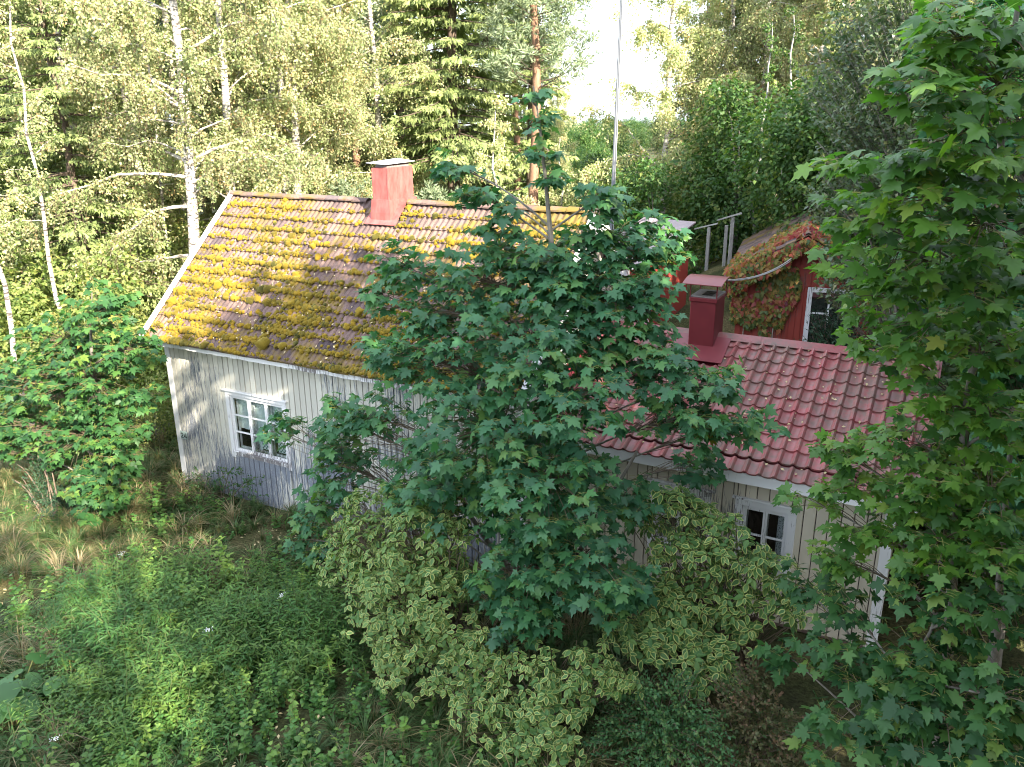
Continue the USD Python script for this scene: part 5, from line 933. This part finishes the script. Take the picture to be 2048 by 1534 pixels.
gp = [[('blades', tuft(np.random.default_rng(270 + q), 48, h_, .16, d_), 'grass_blade')] for q, (h_, d_) in enumerate([(.26, .12), (.36, .32), (.46, .60), (.50, .85)])]
scatter('grass', 'rough uncut grass, partly dry and bent over', gp, pts, rg.uniform(0, 6.283, len(pts)), rg.uniform(.6, 1.35, len(pts)), dryness)
pts = field(4000, [(1.2, 8.0, -6.5, -1.6)], lambda p: np.clip(1.25 * near(p, HERB), 0, 1))
scatter('herb_thicket', 'dense green thicket of upright narrow-leaved herbs', [stemmed(np.random.default_rng(280 + q), [.60, .72, .50, .66][q], 4, 20, LANCE if q != 2 else OVAL, (.08, .15) if q != 2 else (.06, .10), tint=.34 + .11 * q) for q in range(4)], pts, rg.uniform(0, 6.283, len(pts)), np.clip(.25 + 1.5 * meshkit.fbm(np.column_stack([pts[:, :2] * 1.7, 0 * pts[:, 0]]), 3, 5), .4, 1.5) * rg.uniform(.8, 1.2, len(pts)), np.clip(meshkit.fbm(np.column_stack([pts[:, :2] * .9 + 30, 0 * pts[:, 0]]), 2, 6) * 7 - 1.5 + .6 * rg.normal(size=len(pts)), 0, 3.99).astype(int))
RASP = [(6.9, -3.9, .8), (6.4, -5.0, .8), (7.3, -4.7, .7), (5.6, -5.9, .9), (4.6, -2.2, .7), (5.6, -2.0, .6), (2.6, -3.1, .6), (8.7, -5.0, .5)]
pts = field(2000, [(1, 10, -7.5, -.5), (-2, 2, -5, -.6)], lambda p: np.clip(1.1 * near(p, RASP) + .10, 0, 1))
scatter('raspberry_canes', 'low broad-leaved canes and weeds among the grass', [stemmed(np.random.default_rng(290 + q), [.42, .34, .5][q], 3, 11, [BRAMBLE, BRAMBLE, OVAL][q], (.065, .11), .14, .35, .5 + .16 * (q == 2)) for q in range(3)], pts, rg.uniform(0, 6.283, len(pts)), rg.uniform(.6, 1.25, len(pts)), rg.choice(3, len(pts), p=[.45, .4, .15]))
pts = field(450, [(2, 8.5, -7.5, -1.8), (-2, 4, -6, -1)], lambda p: (clump(p + 9) > .52) * 1.0)
scatter('fallen_leaves', 'yellow and brown leaves lying in the grass', [[('leaf', flat(leaves(KITE, np.random.default_rng(300 + q).normal(size=(5, 3)) * [.18, .18, .01] + [0, 0, .12], rnd_dir(np.random.default_rng(301 + q), 5) * [1, 1, .2], np.tile([0, 0, 1.0], (5, 1)), np.full(5, .06), np.full(5, .5))), 'dead_leaf')] for q in range(3)], pts, rg.uniform(0, 6.283, len(pts)), rg.uniform(.6, 1.2, len(pts)), rg.integers(0, 3, len(pts)))
# ground plants one can point at
def burdock(label, loc, seed, n=9, size=(.22, .40)):
    rr = np.random.default_rng(seed); t = thing('burdock_plant', label, 'plant', (*loc, float(ground_z(*loc))))
    for q in range(n):
        a_ = q * 2.4 + rr.normal(0, .3); d = np.array([math.cos(a_), math.sin(a_), 0]); p = d * rr.uniform(.05, .30) + [0, 0, rr.uniform(.12, .42)]
        Vv, f, tt = leaves(ROUND, p[None], (d + [0, 0, -.15])[None], (np.array([0, 0, 1.0]) + .35 * d + .2 * rr.normal(size=3))[None], np.array([rr.uniform(*size)]), np.array([rr.uniform(.2, .6)]))
        obj('leaf', (Vv[0], f, tt[0]), 'herb_leaf', t, smooth=True); obj('stalk', MB().tube([(0, 0, 0), p * .6 + [0, 0, .04], p], .007, 5), 'petiole', t)
for lab, loc, sd in [('large-leaved burdock at the left bottom edge, lowest of all', (3.75, -6.1), 311), ('large-leaved burdock just above the lowest one at the left edge', (3.55, -5.75), 312), ('large-leaved burdock right of the pair at the left edge', (4.0, -5.35), 313), ('broad-leaved burdock on the upper side of the herb thicket', (2.75, -3.5), 314), ('broad-leaved burdock beside the dry grass above the herbs', (3.2, -4.7), 315)]: burdock(lab, loc, sd)
t = thing('tall_weed', 'tall light green weed standing alone below the house corner', 'plant', (4.0, -2.55, 0))
for nm, msh, mt in stemmed(np.random.default_rng(321), .95, 4, 22, OVAL, (.10, .17), .07, .25, .95): obj(nm, msh, mt, t)
rr = np.random.default_rng(331)
for lab, (x, y, z) in [('white flower head above the burdock leaves', (2.35, -3.25, .62)), ('white flower head in the middle of the herb thicket', (5.35, -4.15, .72)), ('single white flower right of the herb thicket', (5.55, -2.95, .66)), ('small white flower in the grass at the bottom left', (5.0, -6.2, .35))]:
    t = thing('white_flower', lab, 'flower', (x, y, float(ground_z(x, y)))); obj('stem', MB().tube([(0, 0, 0), (.02, 0, z * .6), (0, 0, z)], .004, 4), 'petiole', t)
    P_ = np.tile([0, 0, z], (26, 1)) + rr.normal(size=(26, 3)) * [.032, .032, .006]; a_ = np.arange(26) * .7
    obj('petals', flat(leaves(OVAL, P_, np.column_stack([np.cos(a_), np.sin(a_), .15 + 0 * a_]), np.tile([0, 0, 1.0], (26, 1)), np.full(26, .016), np.full(26, .5))), 'white_flower', t)
